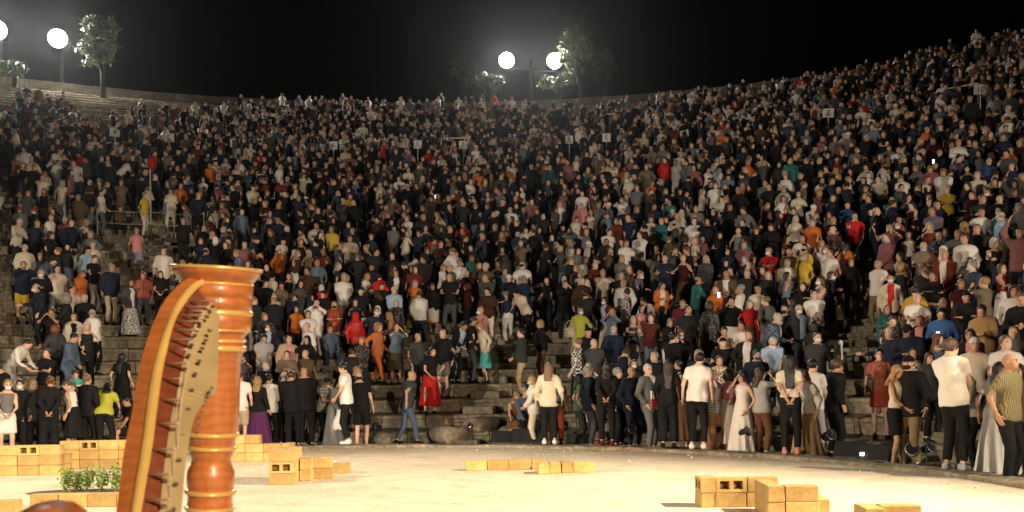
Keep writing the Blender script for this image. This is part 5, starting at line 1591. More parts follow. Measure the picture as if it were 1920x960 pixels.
 (104, 498, None, 10, 'm', 'face', 'tee', 'CR', 'trousers', 'LG', 'short', 'd', {}, 'man in cream shirt with hand at his mouth'),
 # ---- lower tiers, right of the harp column
 (579, 588, None, 10, 'm', 'clasp', 'polo', 'W', 'shorts', 'BE', 'short', 'k', {}, 'man in white polo and beige shorts, hands folded'),
 (624, 566, None, 5, 'f', 'cross', 'jacket', 'RU', 'trousers', 'W', 'long', 'y', dict(mask=1, maskc=(.03, .03, .03), pat='shiny'), 'blond woman in rust leather jacket and white trousers'),
 (512, 555, None, -5, 'f', 'stand', 'dress', 'W', 'maxi', 'LB', 'bun', 'd', dict(mask=1), 'masked woman in sleeveless white top and pale trousers'),
 (668, 576, None, 160, 'f', 'stand', 'jacket', 'R', 'trousers', 'K', 'scarf', 'k', dict(pat='shiny', hc='R'), 'person in glossy bright red hooded coat'),
 (706, 612, None, 60, 'f', 'walk', 'jacket', 'OR', 'trousers', 'OR', 'curly', 'y', dict(pat='floral'), 'blond curly woman in orange printed outfit climbing'),
 (740, 546, None, 5, 'm', 'clasp', 'tucked', 'LB', 'trousers', 'BE', 'bald', 'g', {}, 'bald man in pale blue shirt and beige trousers, hands folded'),
 (740, 512, None, 0, 'm', 'pocket', 'openjacket', 'K', 'trousers', 'K', 'short', 'b', dict(under='tee', underc='W'), 'man in open black jacket over white T-shirt'),
 (776, 520, None, 0, 'f', 'phone', 'tee', 'OR', 'longskirt', 'LI', 'scarf', 'g', {}, 'woman in orange top and yellow-green skirt'),
 (538, 634, None, 15, 'm', 'stand', 'openjacket', 'BE', 'trousers', 'CR', 'short', 'k', dict(under='tee', underc='P'), 'man in beige cardigan with dark strap across'),
 (491, 622, None, 10, 'm', 'down', 'tee', 'LG', 'trousers', 'G', 'short', 'd', dict(fat=1.1), 'man in light grey T-shirt looking down beside the harp column'),
 (622, 620, None, 10, 'm', 'sit', 'shirt', 'J', 'trousers', 'DB', 'short', 'd', {}, 'man in denim blue shirt sitting below the white polo'),
 (619, 645, 2, -20, 'm', 'sit_chin', 'shirt', 'J', 'trousers', 'K', 'short', 'k', {}, 'man in blue shirt leaning on his knees'),
 (1202, 570, None, 5, 'f', 'stand', 'tuckedtee', 'P', 'skirt', 'LG', 'bob', 'k', {}, 'black-haired woman in salmon top and silvery skirt'),
 (1277, 558, None, 10, 'm', 'stand', 'tee', 'MA', 'jeans', 'J', 'short', 'k', dict(fat=1.2), 'heavy man in maroon shirt and jeans'),
 (1331, 568, None, 160, 'f', 'stand', 'jacket', 'DG', 'longskirt', 'DG', 'curly', 'b', dict(pat='floral', bpat='floral'), 'curly-haired woman in dark flowered dress from behind'),
 (1358, 610, 3, 10, 'f', 'phone2', 'dress', 'G', 'longskirt', 'DG', 'bun', 'd', dict(pat='floral', bpat='floral'), 'woman in grey patterned dress reading her phone'),
 (1392, 607, 3, -40, 'm', 'clasp', 'polo', 'W', 'trousers', 'G', 'short', 'd', {}, 'dark-haired man in white polo next to the patterned dress'),
 (1418, 546, None, 10, 'f', 'clasp', 'shawl', 'CR', 'longskirt', 'R', 'short', 'y', dict(under='tee', underc='R'), 'woman in cream cape over a long red dress'),
 (1469, 577, None, -5, 'm', 'stand', 'tee', 'K', 'trousers', 'K', 'short', 'b', dict(mask=1, maskc=(.02, .02, .02)), 'man in black with black mask beside the red dress'),
 (1497, 568, None, 30, 'm', 'pocket', 'openjacket', 'DG', 'trousers', 'DG', 'short', 'w', dict(under='shirt', underc='LB', mask=1), 'white-haired masked man in grey blazer'),
 (1528, 541, None, 15, 'm', 'clasp', 'tee', 'W', 'trousers', 'DG', 'short', 'k', dict(fat=1.15), 'muscular dark-haired man in white T-shirt with folded hands'),
 (1668, 523, None, 0, 'f', 'stand', 'openjacket', 'CR', 'trousers', 'K', 'short', 'k', dict(mask=1, under='tee', underc='R'), 'masked woman in cream blazer over red top'),
 (1718, 530, None, 175, 'f', 'stand', 'shawl', 'Y', 'trousers', 'W', 'short', 'd', dict(pat='weave'), 'person in yellow batik shawl and white trousers seen from behind'),
 (1722, 586, 3, -10, 'f', 'stand', 'openjacket', 'K', 'trousers', 'K', 'wavy', 'r', dict(under='tee', underc='P'), 'curly auburn woman in black jacket over pink top'),
 (1766, 577, 3, -10, 'm', 'phone', 'tucked', 'B', 'trousers', 'W', 'short', 'k', {}, 'man in bright blue shirt and white trousers with a lit phone'),
 (1845, 578, 3, -15, 'm', 'phone2', 'shirt', 'TAN', 'jeans', 'LB', 'short', 'd', dict(fat=1.1), 'man in tan shirt and pale jeans'),
 (1822, 612, 2, -10, 'f', 'clasp', 'openjacket', 'K', 'trousers', 'K', 'bob', 'b', dict(under='tee', underc='P'), 'woman in black jacket in front of the tan shirt'),
 (1898, 541, None, -10, 'm', 'stand', 'tucked', 'W', 'trousers', 'K', 'curly', 'd', {}, 'curly dark-haired man in white shirt and black trousers at the picture edge'),
 (1703, 620, 2, -5, 'm', 'phone2', 'jacket', 'N', 'trousers', 'DG', 'cap', 'k', {}, 'person in navy jacket with a phone on the second tier'),
 (1875, 398, None, -100, 'm', 'pocket', 'shirt', 'LB', 'trousers', 'DG', 'bald', 'g', {}, 'balding man in pale blue shirt in profile high at the picture edge'),
 (1776, 346, None, 0, 'm', 'cross', 'tee', 'Y', 'trousers', 'K', 'none', 'd', {}, 'bald man in bright yellow T-shirt'),
 (1088, 382, None, 5, 'm', 'stand', 'shirt', 'P', 'trousers', 'BE', 'cap', 'w', {}, 'man in pale pink shirt with cap under the twin floodlights'),
 (1138, 428, None, 20, 'm', 'chat', 'shirt', 'W', 'trousers', 'DG', 'short', 'd', dict(fat=1.1), 'broad man in white shirt stretching an arm'),
 (825, 402, None, -60, 'f', 'phone', 'shirt', 'CR', 'trousers', 'CR', 'bob', 'y', {}, 'blond woman in cream trouser suit in profile'),
 (868, 420, None, 0, 'm', 'stand', 'tee', 'R', 'trousers', 'K', 'none', 'd', {}, 'bald man in bright red T-shirt in the middle tiers'),
]
POSES['reach_sit'] = ('knee', 'reach', 'sit', 14, 0, 0, 20)

POSES['stepping'] = ('hip', 'clasp', 'contra', 5, 3, 14, -10)
occupied = []     # (row id, theta, R)
def clear_of(rid, th, R, gap): return all(not (r2 == rid and abs(th - t2) * R < gap) for r2, t2, _ in occupied)

HERO = {}
n_people = 0
for i, (px, py, where, rot, sex, pose, top, tc_, bot, bc_, hair, hc_, op, label) in enumerate(H_):
    H = op.get('h', rp.uniform(1.70, 1.80) if sex == 'm' else rp.uniform(1.60, 1.68))
    sit = POSES[pose][2] == 'sit'
    rid, R, Z, th, p = spot_for(px, py, where, H, sit)
    occupied.append((rid, th, R))
    rz = math.atan2(-p.x, p.y) + R_(rot)
    d = p.y
    near = rid <= 2
    root, k, s = add_person(p, rz, H, pose, sex, top, CO[tc_], bot, CO[bc_], hair, CO[op['hc']] if 'hc' in op else HAIRC[hc_], SKINS[i % 6] if sex == 'm' else SKINS[(i * 5 + 1) % 6], label,
                            op.get('fat', 1.0), i if near else i % 5, op.get('head'), 0 if near else 1, bool(op.get('mask')), op.get('pat', 'plain'), op.get('bpat', 'plain'),
                            True, CO[op.get('shoec', 'K')], op.get('under'), CO[op['underc']] if 'underc' in op else None, op.get('maskc'), 'audience in the theatre')
    HERO[label] = (root, k, s)
    n_people += 1

# ---- auto placed audience: the nearest are individuals, the mass behind them is one object
ACC = [(1898, 62, 'R'), (1740, 270, 'OR'), (1735, 250, 'OR'), (1415, 595, 'R'), (1745, 345, 'PK'), (1890, 310, 'OR'), (415, 365, 'PK'), (417, 400, 'P'), (330, 370, 'OR'), (295, 295, 'R'), (480, 295, 'R'), (560, 300, 'R'), (725, 285, 'R'),
       (760, 395, 'P'), (635, 455, 'Y'), (1450, 490, 'R'), (1500, 500, 'Y'), (1245, 320, 'R'), (1410, 330, 'OR'), (1170, 320, 'OR'), (1350, 265, 'OR'), (1310, 350, 'P'), (1000, 320, 'P'), (955, 335, 'OR'), (1220, 360, 'OR'),
       (1105, 330, 'TE'), (710, 320, 'W'), (715, 365, 'CR'), (770, 340, 'CR'), (1125, 265, 'MA'), (1260, 190, 'R'), (1565, 170, 'OR'), (1670, 430, 'R'), (1610, 420, 'R'), (1650, 470, 'P'), (1590, 465, 'OR'), (1700, 465, 'W'),
       (1660, 510, 'W'), (1550, 470, 'W'), (1685, 305, 'W'), (1280, 310, 'W'), (1310, 380, 'W'), (1550, 345, 'W'), (1615, 340, 'W'), (150, 345, 'P'), (230, 290, 'CR'), (100, 340, 'CR'), (155, 300, 'R'), (80, 430, 'W'), (110, 440, 'P'),
       (450, 405, 'LB'), (590, 530, 'LB'), (690, 530, 'W'), (520, 480, 'OR'), (560, 440, 'W'), (1060, 470, 'CR'), (1300, 460, 'P'), (1390, 480, 'P'), (1200, 530, 'LV'), (1130, 530, 'CR'), (1180, 560, 'W'), (870, 540, 'MA'),
       (830, 505, 'W'), (850, 515, 'W'), (890, 500, 'TE'), (800, 470, 'BE'), (1000, 400, 'P'), (930, 390, 'CR'), (1700, 395, 'DB'), (1850, 320, 'B'), (1580, 410, 'B'), (1430, 385, 'P'), (1520, 440, 'OR'), (940, 440, 'DG'), (660, 385, 'Y'),
       (1660, 500, 'P'), (1795, 440, 'G'), (1730, 500, 'BE'), (1845, 490, 'DG'), (1905, 455, 'P'), (1810, 545, 'MA'), (1500, 510, 'Y'), (1165, 400, 'W'), (1070, 440, 'LB'), (990, 450, 'W'), (610, 480, 'RU'), (545, 480, 'BR')]
TOPC = ['K'] * 26 + ['N'] * 10 + ['DG'] * 13 + ['G'] * 6 + ['W'] * 10 + ['CR'] * 5 + ['LG'] * 4 + ['LB'] * 3 + ['BE'] * 4 + ['P'] * 2 + ['RU'] * 2 + ['R', 'MA', 'OR', 'TE', 'DB', 'DB', 'J', 'J', 'OL', 'KH', 'KH', 'BR', 'BR', 'BR', 'LV', 'DGN', 'DGN', 'MA']
BOTC = ['K'] * 10 + ['DG'] * 5 + ['J'] * 5 + ['N'] * 4 + ['BE'] * 3 + ['W'] * 2 + ['G'] * 2 + ['KH', 'BR', 'LB', 'CR']
HST = {'m': ['short'] * 8 + ['side'] * 3 + ['bald'] * 3 + ['none'] * 2 + ['cap'], 'f': ['long'] * 6 + ['bob'] * 4 + ['wavy'] * 4 + ['bun'] * 2 + ['pony'] * 2 + ['curly', 'short', 'short', 'scarf']}
HCC = 'kkdddbbbbllyyyggwr'
AP = ['sit'] * 3 + ['walk', 'walk', 'phone2', 'phone2', 'phone2', 'one_up', 'clap', 'clap', 'photo', 'photo', 'chat', 'face'] + ['stand'] * 4 + ['clasp'] * 4 + ['clap'] * 2 + ['cross'] * 3 + ['pocket'] * 2 + ['phone'] * 3 + ['look'] * 3 + ['turn'] * 3 + ['down'] * 2 + ['chat'] * 2 + ['hip', 'hips', 'face', 'photo', 'sit', 'sit', 'sit_chin', 'bend']
def random_spec(r):
    sex = r.choice('mf')
    top = r.choice(['tee', 'tee', 'tee', 'shirt', 'shirt', 'polo', 'jacket', 'openjacket', 'long', 'tucked'] if sex == 'm' else ['tee', 'tee', 'tank', 'tank', 'long', 'jacket', 'openjacket', 'dress', 'shirt', 'shawl', 'tuckedtee'])
    bot = r.choice(['trousers', 'trousers', 'jeans', 'shorts'] if sex == 'm' else ['trousers', 'wide', 'skirt', 'longskirt', 'jeans', 'trousers'])
    if top == 'dress': bot = r.choice(['skirt', 'longskirt'])
    hair = r.choice(HST[sex]); hc = r.choice(HCC)
    if hair in ('bald', 'none') and hc in 'yr': hc = 'g'
    return dict(sex=sex, top=top, bot=bot, hair=hair, hc=hc, tc=r.choice(TOPC), bc=r.choice(BOTC), pose=r.choice(AP), mask=r.random() < .22, skin=r.choice(SKINS), H=r.gauss(1.75 if sex == 'm' else 1.64, .07),
                seed=r.randrange(3), fat=r.choice([1.0, 1.0, 1.0, 1.12]), pat=r.choice(['plain'] * 12 + ['floral', 'check', 'dots', 'stripe', 'weave']))
TOPLINE = [(-60, 152), (0, 156), (130, 156), (150, 205), (220, 200), (250, 182), (400, 178), (640, 172), (800, 176), (900, 172), (1000, 178), (1100, 182), (1200, 172), (1260, 165), (1400, 152), (1550, 128), (1700, 95), (1800, 70), (1900, 42), (2000, 10)]
ra = random.Random(23)
auto = []
for rid, Rf, Zt in ROWS:
    up = rid > 100
    th = R_(-60) + ra.uniform(0, .5) / Rf
    while th < R_(82):
        R = Rf + .42 + ra.uniform(-.1, .1)
        th += (ra.uniform(.44, .66) if not up else ra.uniform(.48, .74)) / R
        p = polar(th, R, Zt)
        if p.y < 4: continue
        hx, hy = proj(p.x, p.y, Zt + 1.7); cx_, cy_ = proj(p.x, p.y, Zt + 1.25)
        if not (-130 < hx < 2070) or hy > 720: continue
        if min(abs(th - s) * R for s in STAIRS) < .38 and ra.random() < (.85 if rid < 8 else .4): continue
        kx_, ky_ = proj(p.x, p.y, Zt + .55)
        if bare(cx_, cy_) or bare(kx_, ky_) or bare(hx, hy): continue
        occ = .94 if not up else .86
        tl = np.interp(hx, [a for a, _ in TOPLINE], [b_ for _, b_ in TOPLINE])
        if hy < tl: continue
        if up and hx < 1200: occ *= .35 + .65 * min(1, max(0, (hy - tl) / 22))
        if hx < 60 and rid < 30: occ *= .65
        lump = math.sin(hx * .021 + rid * .9) * math.sin(hx * .0083 - rid * .47 + 1.3) + .6 * math.sin(hx * .047 - rid * 1.7)
        occ *= 1 - .62 * max(0, lump - .1)
        if hx < 480 and hy > 300: occ *= .78
        if 120 < hx < 190 and 330 < hy < 420: occ *= .6
        if rid in (1,) and not (440 < hx < 690 or 1090 < hx < 1560 or hx > 1690 or hx < 160): continue
        if any(abs(hx - sx) < 17 and sy - 70 < hy < sy + 16 and p.y < sd + .3 for sx, sy, sd in SIGNS): continue
        if ra.random() > occ: continue
        if not clear_of(rid, th, R, .40): continue
        sp = random_spec(ra); sp.update(rid=rid, th=th, R=R, Z=Zt, px=hx, py=hy, cx=cx_, cy=cy_, d=p.y)
        if sp['pose'] in ('sit', 'sit_chin') and (rid in (1, 101)): sp['pose'] = 'clasp'
        auto.append(sp)
A_xy = np.array([(a['cx'], a['cy']) for a in auto])
for x, y, c in ACC:
    j = int(np.argmin(((A_xy - (x, y)) ** 2 * (1, 1)).sum(1)))
    auto[j]['tc'] = c; auto[j]['pat'] = 'plain'
    if auto[j]['top'] == 'openjacket': auto[j]['top'] = 'shirt'
    if auto[j]['pose'] in ('sit', 'sit_chin', 'bend'): auto[j]['pose'] = 'stand'
auto.sort(key=lambda a: a['d'] + (0 if a['rid'] > 1 else 2) + (0 if 5 < a['px'] < 1915 else 500))
N_IND = 296 - n_people
NUM = ['path', 'one', 'two', 'three', 'four', 'five', 'six', 'seven', 'eight', 'nine', 'ten', 'eleven', 'twelve', 'thirteen', 'fourteen', 'fifteen', 'sixteen', 'seventeen', 'eighteen', 'nineteen', 'twenty', 'twenty-one', 'twenty-two', 'twenty-three', 'twenty-four']
ORDW = ORD + ['ninth', 'tenth', 'eleventh', 'twelfth', 'thirteenth', 'fourteenth', 'fifteenth', 'sixteenth', 'seventeenth', 'eighteenth', 'nineteenth', 'twentieth'] + ['%dth' % k for k in range(21, 60)]
everyone = [(r_, t_) for r_, t_, _ in occupied] + [(a['rid'], a['th']) for a in auto]
def wedge_pos(rid, th):
    w = sum(1 for s in STAIRS if th > s)
    lo = STAIRS[w - 1] if w else -9; hi = STAIRS[w] if w < len(STAIRS) else 9
    k = sum(1 for r_, t_ in everyone if r_ == rid and lo < t_ < th)
    return w, k
GW = {'tee': 'T-shirt', 'tuckedtee': 'T-shirt', 'polo': 'polo', 'shirt': 'shirt', 'tucked': 'shirt', 'long': 'sweater', 'jacket': 'jacket', 'openjacket': 'jacket', 'tank': 'sleeveless top', 'dress': 'dress', 'shawl': 'shawl'}
WEDGE = ['at the far left', 'left of the harp', 'between harp and red skirt', 'above the red skirt', 'above the cream jacket', 'above the white dress', 'above the rust dress', 'at the far right']
labs = set()
for a in auto[:N_IND]:
    if a['pose'] in ('sit', 'sit_chin', 'reach_sit'):
        i = [r_[0] for r_ in ROWS].index(a['rid']); R, Z = a['R'] - .48, ROWS[i - 1][2]
    else: R, Z = a['R'], a['Z']
    p = polar(a['th'], R, Z)
    w, k = wedge_pos(a['rid'], a['th'])
    hn = {'bald': 'balding', 'none': 'bald', 'cap': 'capped', 'scarf': 'head-scarfed'}.get(a['hair'], HNAME[a['hc']])
    lab = '%s person in %s %s, tier %s %s, %s from left' % (hn, CNAME[a['tc']], GW[a['top']], NUM[a['rid']] if a['rid'] < len(NUM) else a['rid'], WEDGE[w], ORDW[k])
    if len(lab.split()) > 16: lab = lab.split(' ', 1)[1]
    tgt = Vector((CX * .4, CY - 9, 0)) - p
    rot = math.atan2(tgt.x, -tgt.y) + R_(ra.gauss(0, 22) + (ra.choice([0] * 8 + [90, -90, 150])))
    add_person(p, rot, a['H'], a['pose'], a['sex'], a['top'], CA[a['tc']], a['bot'], CA[a['bc']], a['hair'], HAIRC[a['hc']] if a['hair'] not in ('cap', 'scarf') else CO[ra.choice(['K', 'N', 'BE', 'W'])], a['skin'], lab,
               a['fat'], a['seed'], None, 1, a['mask'], a['pat'], 'plain', a['rid'] <= 5, CO[ra.choice(['K', 'K', 'W', 'BR'])], 'tee' if a['top'] == 'openjacket' else None, CO[ra.choice(['W', 'W', 'LB', 'K'])] if a['top'] == 'openjacket' else None,
               None if ra.random() < .7 else (.35, .5, .62), 'audience in the theatre')
    n_people += 1

# the mass: coarse copies of the same figures, joined into one object
WORK = bpy.data.scenes.new('work')
def thin(V, Q, target):
    """fewer triangles for the far figures: returns verts, tris"""
    T = np.concatenate([Q[:, [0, 1, 2]], Q[:, [0, 2, 3]]])
    if len(T) <= target: return V, T
    me = new_mesh('thin', V, Q)
    o = bpy.data.objects.new('thin', me); WORK.collection.objects.link(o)
    d = o.modifiers.new('d', 'DECIMATE'); d.ratio = target / len(T); d.use_collapse_triangulate = True
    vl = WORK.view_layers[0]; vl.update()
    ev = o.evaluated_get(vl.depsgraph).to_mesh()
    v = np.empty(len(ev.vertices) * 3, np.float32); ev.vertices.foreach_get('co', v)
    ev.calc_loop_triangles(); t = np.empty(len(ev.loop_triangles) * 3, np.int32); ev.loop_triangles.foreach_get('vertices', t)
    bpy.data.objects.remove(o); bpy.data.meshes.remove(me)
    return v.reshape(-1, 3), t.reshape(-1, 3)

def proto(spec):
    sex, fat = spec['sex'], spec['fat']
    k = skeleton(spec['pose'], sex, spec['seed'], None)
    hb, hh, _, hs = LOD[2]
    parts = []
    def put(v, q, code, n): 
        v, t = thin(v, q, n); parts.append((v, t, np.full(len(v), code)))
    fb, bb = bottom_fn(k, sex, fat, spec['bot'], 0)
    ft, bt = top_fn(k, sex, fat, spec['top'], 0)
    fn, (lo, hi) = body_fn(k, sex, fat)
    v, q = sdf_mesh(fn, lo, hi, hb)
    show = (np.minimum(fb(v), ft(v)) > -.004)[q].any(1)      # skin under the clothes is left out in the mass
    q = q[show]
    used = np.unique(q); re = -np.ones(len(v), int); re[used] = np.arange(len(used))
    put(v[used], re[q], 0, 50)
    hv, hq, _c = cached(('head', sex, hh), lambda: head_mesh(sex, hh))
    v, t = cached(('headthin', sex), lambda: thin(hv, hq, 78)); parts.append(((v @ k['Rh'].T + k['headc']), t, np.zeros(len(v), int)))
    v, q = sdf_mesh(fb, *bb, .07); put(v, q, 3, 56)
    v, q = sdf_mesh(ft, *bt, hb); put(v, q, 2, 92)
    if spec['hair'] != 'none':
        def mk():
            v, q = cached(('hairraw', spec['hair'], hs), lambda: hair_mesh(spec['hair'], hs)); return thin(v * 1.03, q, 56)
        v, t = cached(('hairthin', spec['hair']), mk); parts.append((v @ k['Rh'].T + k['headc'], t, np.ones(len(v), int)))
    if spec['mask']:
        v, t = cached(('maskthin',), lambda: thin(*mask_mesh(.016), 24)); parts.append((v @ k['Rh'].T + k['headc'], t, np.full(len(v), 4)))
    off = 0; Vs, Qs, Ks = [], [], []
    for v, q, kk in parts: Vs.append(v); Qs.append(q + off); Ks.append(kk); off += len(v)
    return np.concatenate(Vs).astype(np.float32), np.concatenate(Qs), np.concatenate(Ks), np.ones((off, 3))
rq = random.Random(4)
protos = {}
def proto_for(a):
    pose = a['pose'] if a['pose'] != 'one_up' or a['rid'] % 3 == 0 else 'stand'; hair = a['hair']
    key = (a['sex'], pose, {'tank': 'tank', 'dress': 'tank', 'jacket': 'jacket', 'openjacket': 'jacket', 'shawl': 'jacket', 'shirt': 'shirt', 'long': 'shirt', 'tucked': 'shirt'}.get(a['top'], 'tee'), {'wavy': 'long', 'pony': 'bun', 'side': 'short', 'verylong': 'long'}.get(hair, hair), a['mask'])
    # snap rare combinations to few prototypes
    pool = protos.setdefault((a['sex'], pose), [])
    for kk, pr in pool:
        if kk == key: return pr
    if len(pool) >= 9:
        m_ = [pr for kk, pr in pool if kk[3] == key[3]] or [pr for kk, pr in pool if kk[2] == key[2]] or [pool[0][1]]
        return rq.choice(m_)
    pr = proto(dict(pose=pose, sex=a['sex'], fat=1.0, seed=0, top=key[2], bot='trousers' if a['sex'] == 'm' or a['bot'] in ('trousers', 'jeans', 'wide') else 'skirt', hair=key[3], mask=a['mask']))
    pool.append((key, pr)); return pr
Vs, Qs, Cs, off = [], [], [], 0
for a in auto[N_IND:]:
    V, Q, Kc, C = proto_for(a)
    Z, R = a['Z'], a['R']
    if a['pose'] in ('sit', 'sit_chin'):
        i = [r_[0] for r_ in ROWS].index(a['rid']); R -= .48; Z = ROWS[i - 1][2]
    p = polar(a['th'], R, Z)
    tgt = Vector((CX * .4, CY - 9, 0)) - p
    rot = math.atan2(tgt.x, -tgt.y) + R_(rq.gauss(0, 24) + rq.choice([0] * 8 + [90, -90, 160]))
    s = a['H'] / 1.75; c_, s_ = math.cos(rot), math.sin(rot)
    W = V * s
    Wx = W[:, 0] * c_ - W[:, 1] * s_ + p.x; Wy = W[:, 0] * s_ + W[:, 1] * c_ + p.y
    Vs.append(np.stack([Wx, Wy, W[:, 2] + p.z], 1)); Qs.append(Q + off); off += len(V)
    pal = np.array([a['skin'], HAIRC[a['hc']] if a['hair'] not in ('cap', 'scarf') else CO[rq.choice(['K', 'N', 'BE', 'W'])], CA[a['tc']], CA[a['bc']], (.72, .74, .76)])
    Cs.append(pal[Kc] * C)
bpy.data.scenes.remove(WORK)
me = new_mesh('crowd', np.concatenate(Vs), np.concatenate(Qs), [M['crowd']], True, col=np.concatenate(Cs))
o = link('crowd', me)
tag(o, 'dense crowd of people filling the upper tiers of the theatre', 'crowd', None, 'stuff')
print('PEOPLE', n_people, 'MASS', len(auto) - N_IND, 'quads', len(me.polygons))

# ------------------------------------------------------------------ things people hold or carry
def hero(part):
    for lab, v in HERO.items():
        if part in lab: return v
    raise KeyError(part)
def wrist(part, side):
    root, k, s = hero(part)
    return Vector(root.location) + Matrix.Rotation(root.rotation_euler[2], 3, 'Z') @ (Vector(k['wr' + side]) * s)
def local(part, v):
    root, k, s = hero(part)
    return Vector(root.location) + Matrix.Rotation(root.rotation_euler[2], 3, 'Z') @ (Vector(v) * s)
def rz_of(part): return hero(part)[0].rotation_euler[2]

def handbag(loc, rz, w, h, d, mt, label, strap=.3):
    t = thing('handbag', label, 'bag', loc, rz, 'bags carried by the audience')
    bm = bmesh.new(); bmesh.ops.create_cube(bm, size=1)
    bmesh.ops.subdivide_edges(bm, edges=bm.edges[:], cuts=2, use_grid_fill=True)
    for v in bm.verts:
        x, y, z = v.co; f = 1 - .18 * (z + .5); v.co = Vector((x * w * (1 - .1 * (z + .5)), y * d * f * (1.15 if abs(x) < .3 and abs(z) < .3 else 1), z * h))
    bmesh.ops.bevel(bm, geom=[e for e in bm.edges if e.calc_face_angle(0) > 1], offset=.02, segments=2, affect='EDGES')
    me = bpy.data.meshes.new('bag_body'); bm.to_mesh(me); bm.free(); me.materials.append(M[mt]); me.polygons.foreach_set('use_smooth', np.ones(len(me.polygons), bool))
    link('bag_body', me, t)
    pts = [Vector((math.cos(a) * w * .42, 0, h * .45 + math.sin(a) * strap)) for a in np.linspace(0, math.pi, 12)]
    MB().tube(pts, .009, 6).build('strap', M[mt], t, True)
    MB().box((-w * .46, -d * .56, h * .12), (w * .46, -d * .5, h * .16)).build('flap_seam', M['black_leather'], t)
handbag(local('black shorts with brown bag', (.16, -.14, .84)), rz_of('black shorts with brown bag'), .3, .2, .1, 'leather', 'brown leather handbag carried in front of black shorts', .16)
handbag(local('cream jacket and black trousers', (-.22, -.02, 1.0)), rz_of('cream jacket and black trousers') + 1.4, .28, .24, .1, 'black_leather', 'black shoulder bag at the side of the cream jacket', .42)
handbag(local('yellow-green jacket', (-.2, -.14, 1.02)), rz_of('yellow-green jacket'), .3, .26, .12, 'canvas_bag', 'patterned beige bag on the arm of the yellow-green jacket', .2)
handbag(local('sleeveless white top', (.02, -.15, .98)), rz_of('sleeveless white top'), .18, .2, .07, 'leather', 'small brown bag hanging before the sleeveless white top', .4)
rid, R, Z, th, p = spot_for(783, 590, 4, 1.7)
handbag(p + Vector((0, -.2, .32)), 0, .34, .36, .14, 'white_board', 'white carrier bag on the tier left of the bending man', .14)

def phone(loc, rz, label, tilt=50):
    t = thing('phone', label, 'phone', loc, rz, 'lit phones in the audience')
    q = Matrix.Rotation(R_(tilt), 4, 'X')
    MB().box((-.038, -.005, -.075), (.038, .005, .075), q, .004).build('phone_body', M['black_plastic'], t)
    MB().box((-.034, -.0075, -.07), (.034, -.0055, .07), q).build('screen', M['screen'], t)
phone(wrist('bright blue shirt', 'R') + Vector((0, -.1, .0)), 0, 'lit phone screen in front of the bright blue shirt', 15)
phone(wrist('tan skirt with a phone', 'R') + Vector((0, -.06, .03)), R_(40), 'phone held by the woman in the long tan skirt', -20)
phone(wrist('light grey T-shirt raising', 'R') + Vector((.06, .08, .03)), R_(140), 'phone raised by the woman in light grey T-shirt', 0)
rid, R, Z, th, p = spot_for(1342, 540, None, 1.7)
phone(p + Vector((0, -.35, 1.45)), R_(10), 'brightly lit phone held up in the middle tiers', 0)
rid, R, Z, th, p = spot_for(1740, 285, None, 1.7)
phone(p + Vector((0, -.4, 1.2)), 0, 'bluish lit phone below the orange shirts high up', 0)
rid, R, Z, th, p = spot_for(818, 352, None, 1.7)
phone(p + Vector((0, -.4, 1.25)), 0, 'bluish lit phone in the dark near the centre tiers', 0)
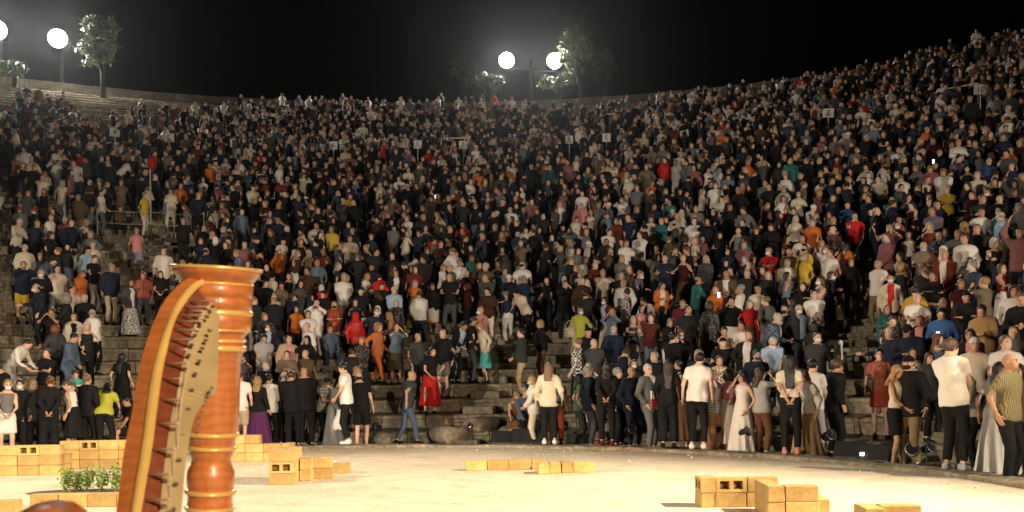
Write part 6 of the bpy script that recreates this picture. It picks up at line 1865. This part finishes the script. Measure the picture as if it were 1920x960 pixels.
# folder and scarf
p = local('very long dark hair', (.27, .05, .98))
t = thing('folder', 'white folder with red lower half held against black clothes', 'folder', p, rz_of('very long dark hair') + 1.2)
MB().box((-.12, -.01, -.0), (.12, .01, .16)).build('white_cover', M['paper'], t)
simple('red_card', (.5, .06, .04), .6); MB().box((-.12, -.0105, -.17), (.12, .0105, -.001)).build('red_cover', M['red_card'], t)
w0 = wrist('older blond woman', 'R')
V, Fs = [], []
for i in range(9):
    for j in range(7):
        a = j / 6 - .5
        V.append(w0 + Vector((a * (.12 + .03 * i) + .02 * math.sin(i), .03 * math.sin(j * 2.1 + i * .4) - .05, .04 - i * .058 - .02 * (j % 2))))
for i in range(8):
    for j in range(6): Fs.append([i * 7 + j, i * 7 + j + 1, (i + 1) * 7 + j + 1, (i + 1) * 7 + j])
o = MB().add(V, Fs).build('scarf', M['paper'], None, True)
sol = o.modifiers.new('thickness', 'SOLIDIFY'); sol.thickness = .012
tag(o, 'white scarf hanging from the hands of the woman in long grey dress', 'scarf')
p = wrist('teal top reading', 'R')
o = MB().box((-.1, -.004, -.13), (.1, .004, .13)).build('sheet_of_paper', M['paper'], None, False, p + Vector((.08, -.08, .06)))
o.rotation_euler = (R_(-20), 0, R_(10)); tag(o, 'pale sheet held by the person in teal top', 'paper')
# white plastic chair on the tier beside the grey blazer
rid, R, Z, th, p = spot_for(1552, 615, 4, .85)
t = thing('plastic_chair', 'white plastic chair on the tier beside the muscular man', 'chair', p, R_(-150))
MB().box((-.22, -.22, .42), (.22, .22, .45), None, .01).build('seat', M['white_board'], t)
bk = MB()
for x in (-.2, 0, .2): bk.box((x - .025, .2, .45), (x + .025, .225, .86))
bk.box((-.22, .198, .76), (.22, .228, .88), None, .01); bk.build('backrest', M['white_board'], t)
for sx in (-1, 1):
    for sy in (-1, 1): MB().tube([(sx * .19, sy * .19, .42), (sx * .22, sy * .22, 0)], .018, 6).build('leg', M['white_board'], t)
    MB().tube([(sx * .21, .2, .66), (sx * .23, -.18, .64), (sx * .22, -.2, .44)], .016, 6).build('armrest', M['white_board'], t)

# ------------------------------------------------------------------ thin haze volume added to give the floodlights a halo
mb = MB().box((-130, -30, -1.2), (130, 175, 50))
m = bpy.data.materials.new('haze_air'); m.use_nodes = True
m.node_tree.nodes.clear()
out = m.node_tree.nodes.new('ShaderNodeOutputMaterial'); pv = m.node_tree.nodes.new('ShaderNodeVolumePrincipled')
pv.inputs['Density'].default_value = 0.00008
pv.inputs['Anisotropy'].default_value = 0.9
pv.inputs['Color'].default_value = (.9, .92, .95, 1)
m.node_tree.links.new(pv.outputs[0], out.inputs['Volume'])
o = mb.build('haze', m); o['kind'] = 'stuff'
tag(o, 'thin haze added over the whole theatre to halo the floodlights', 'haze')
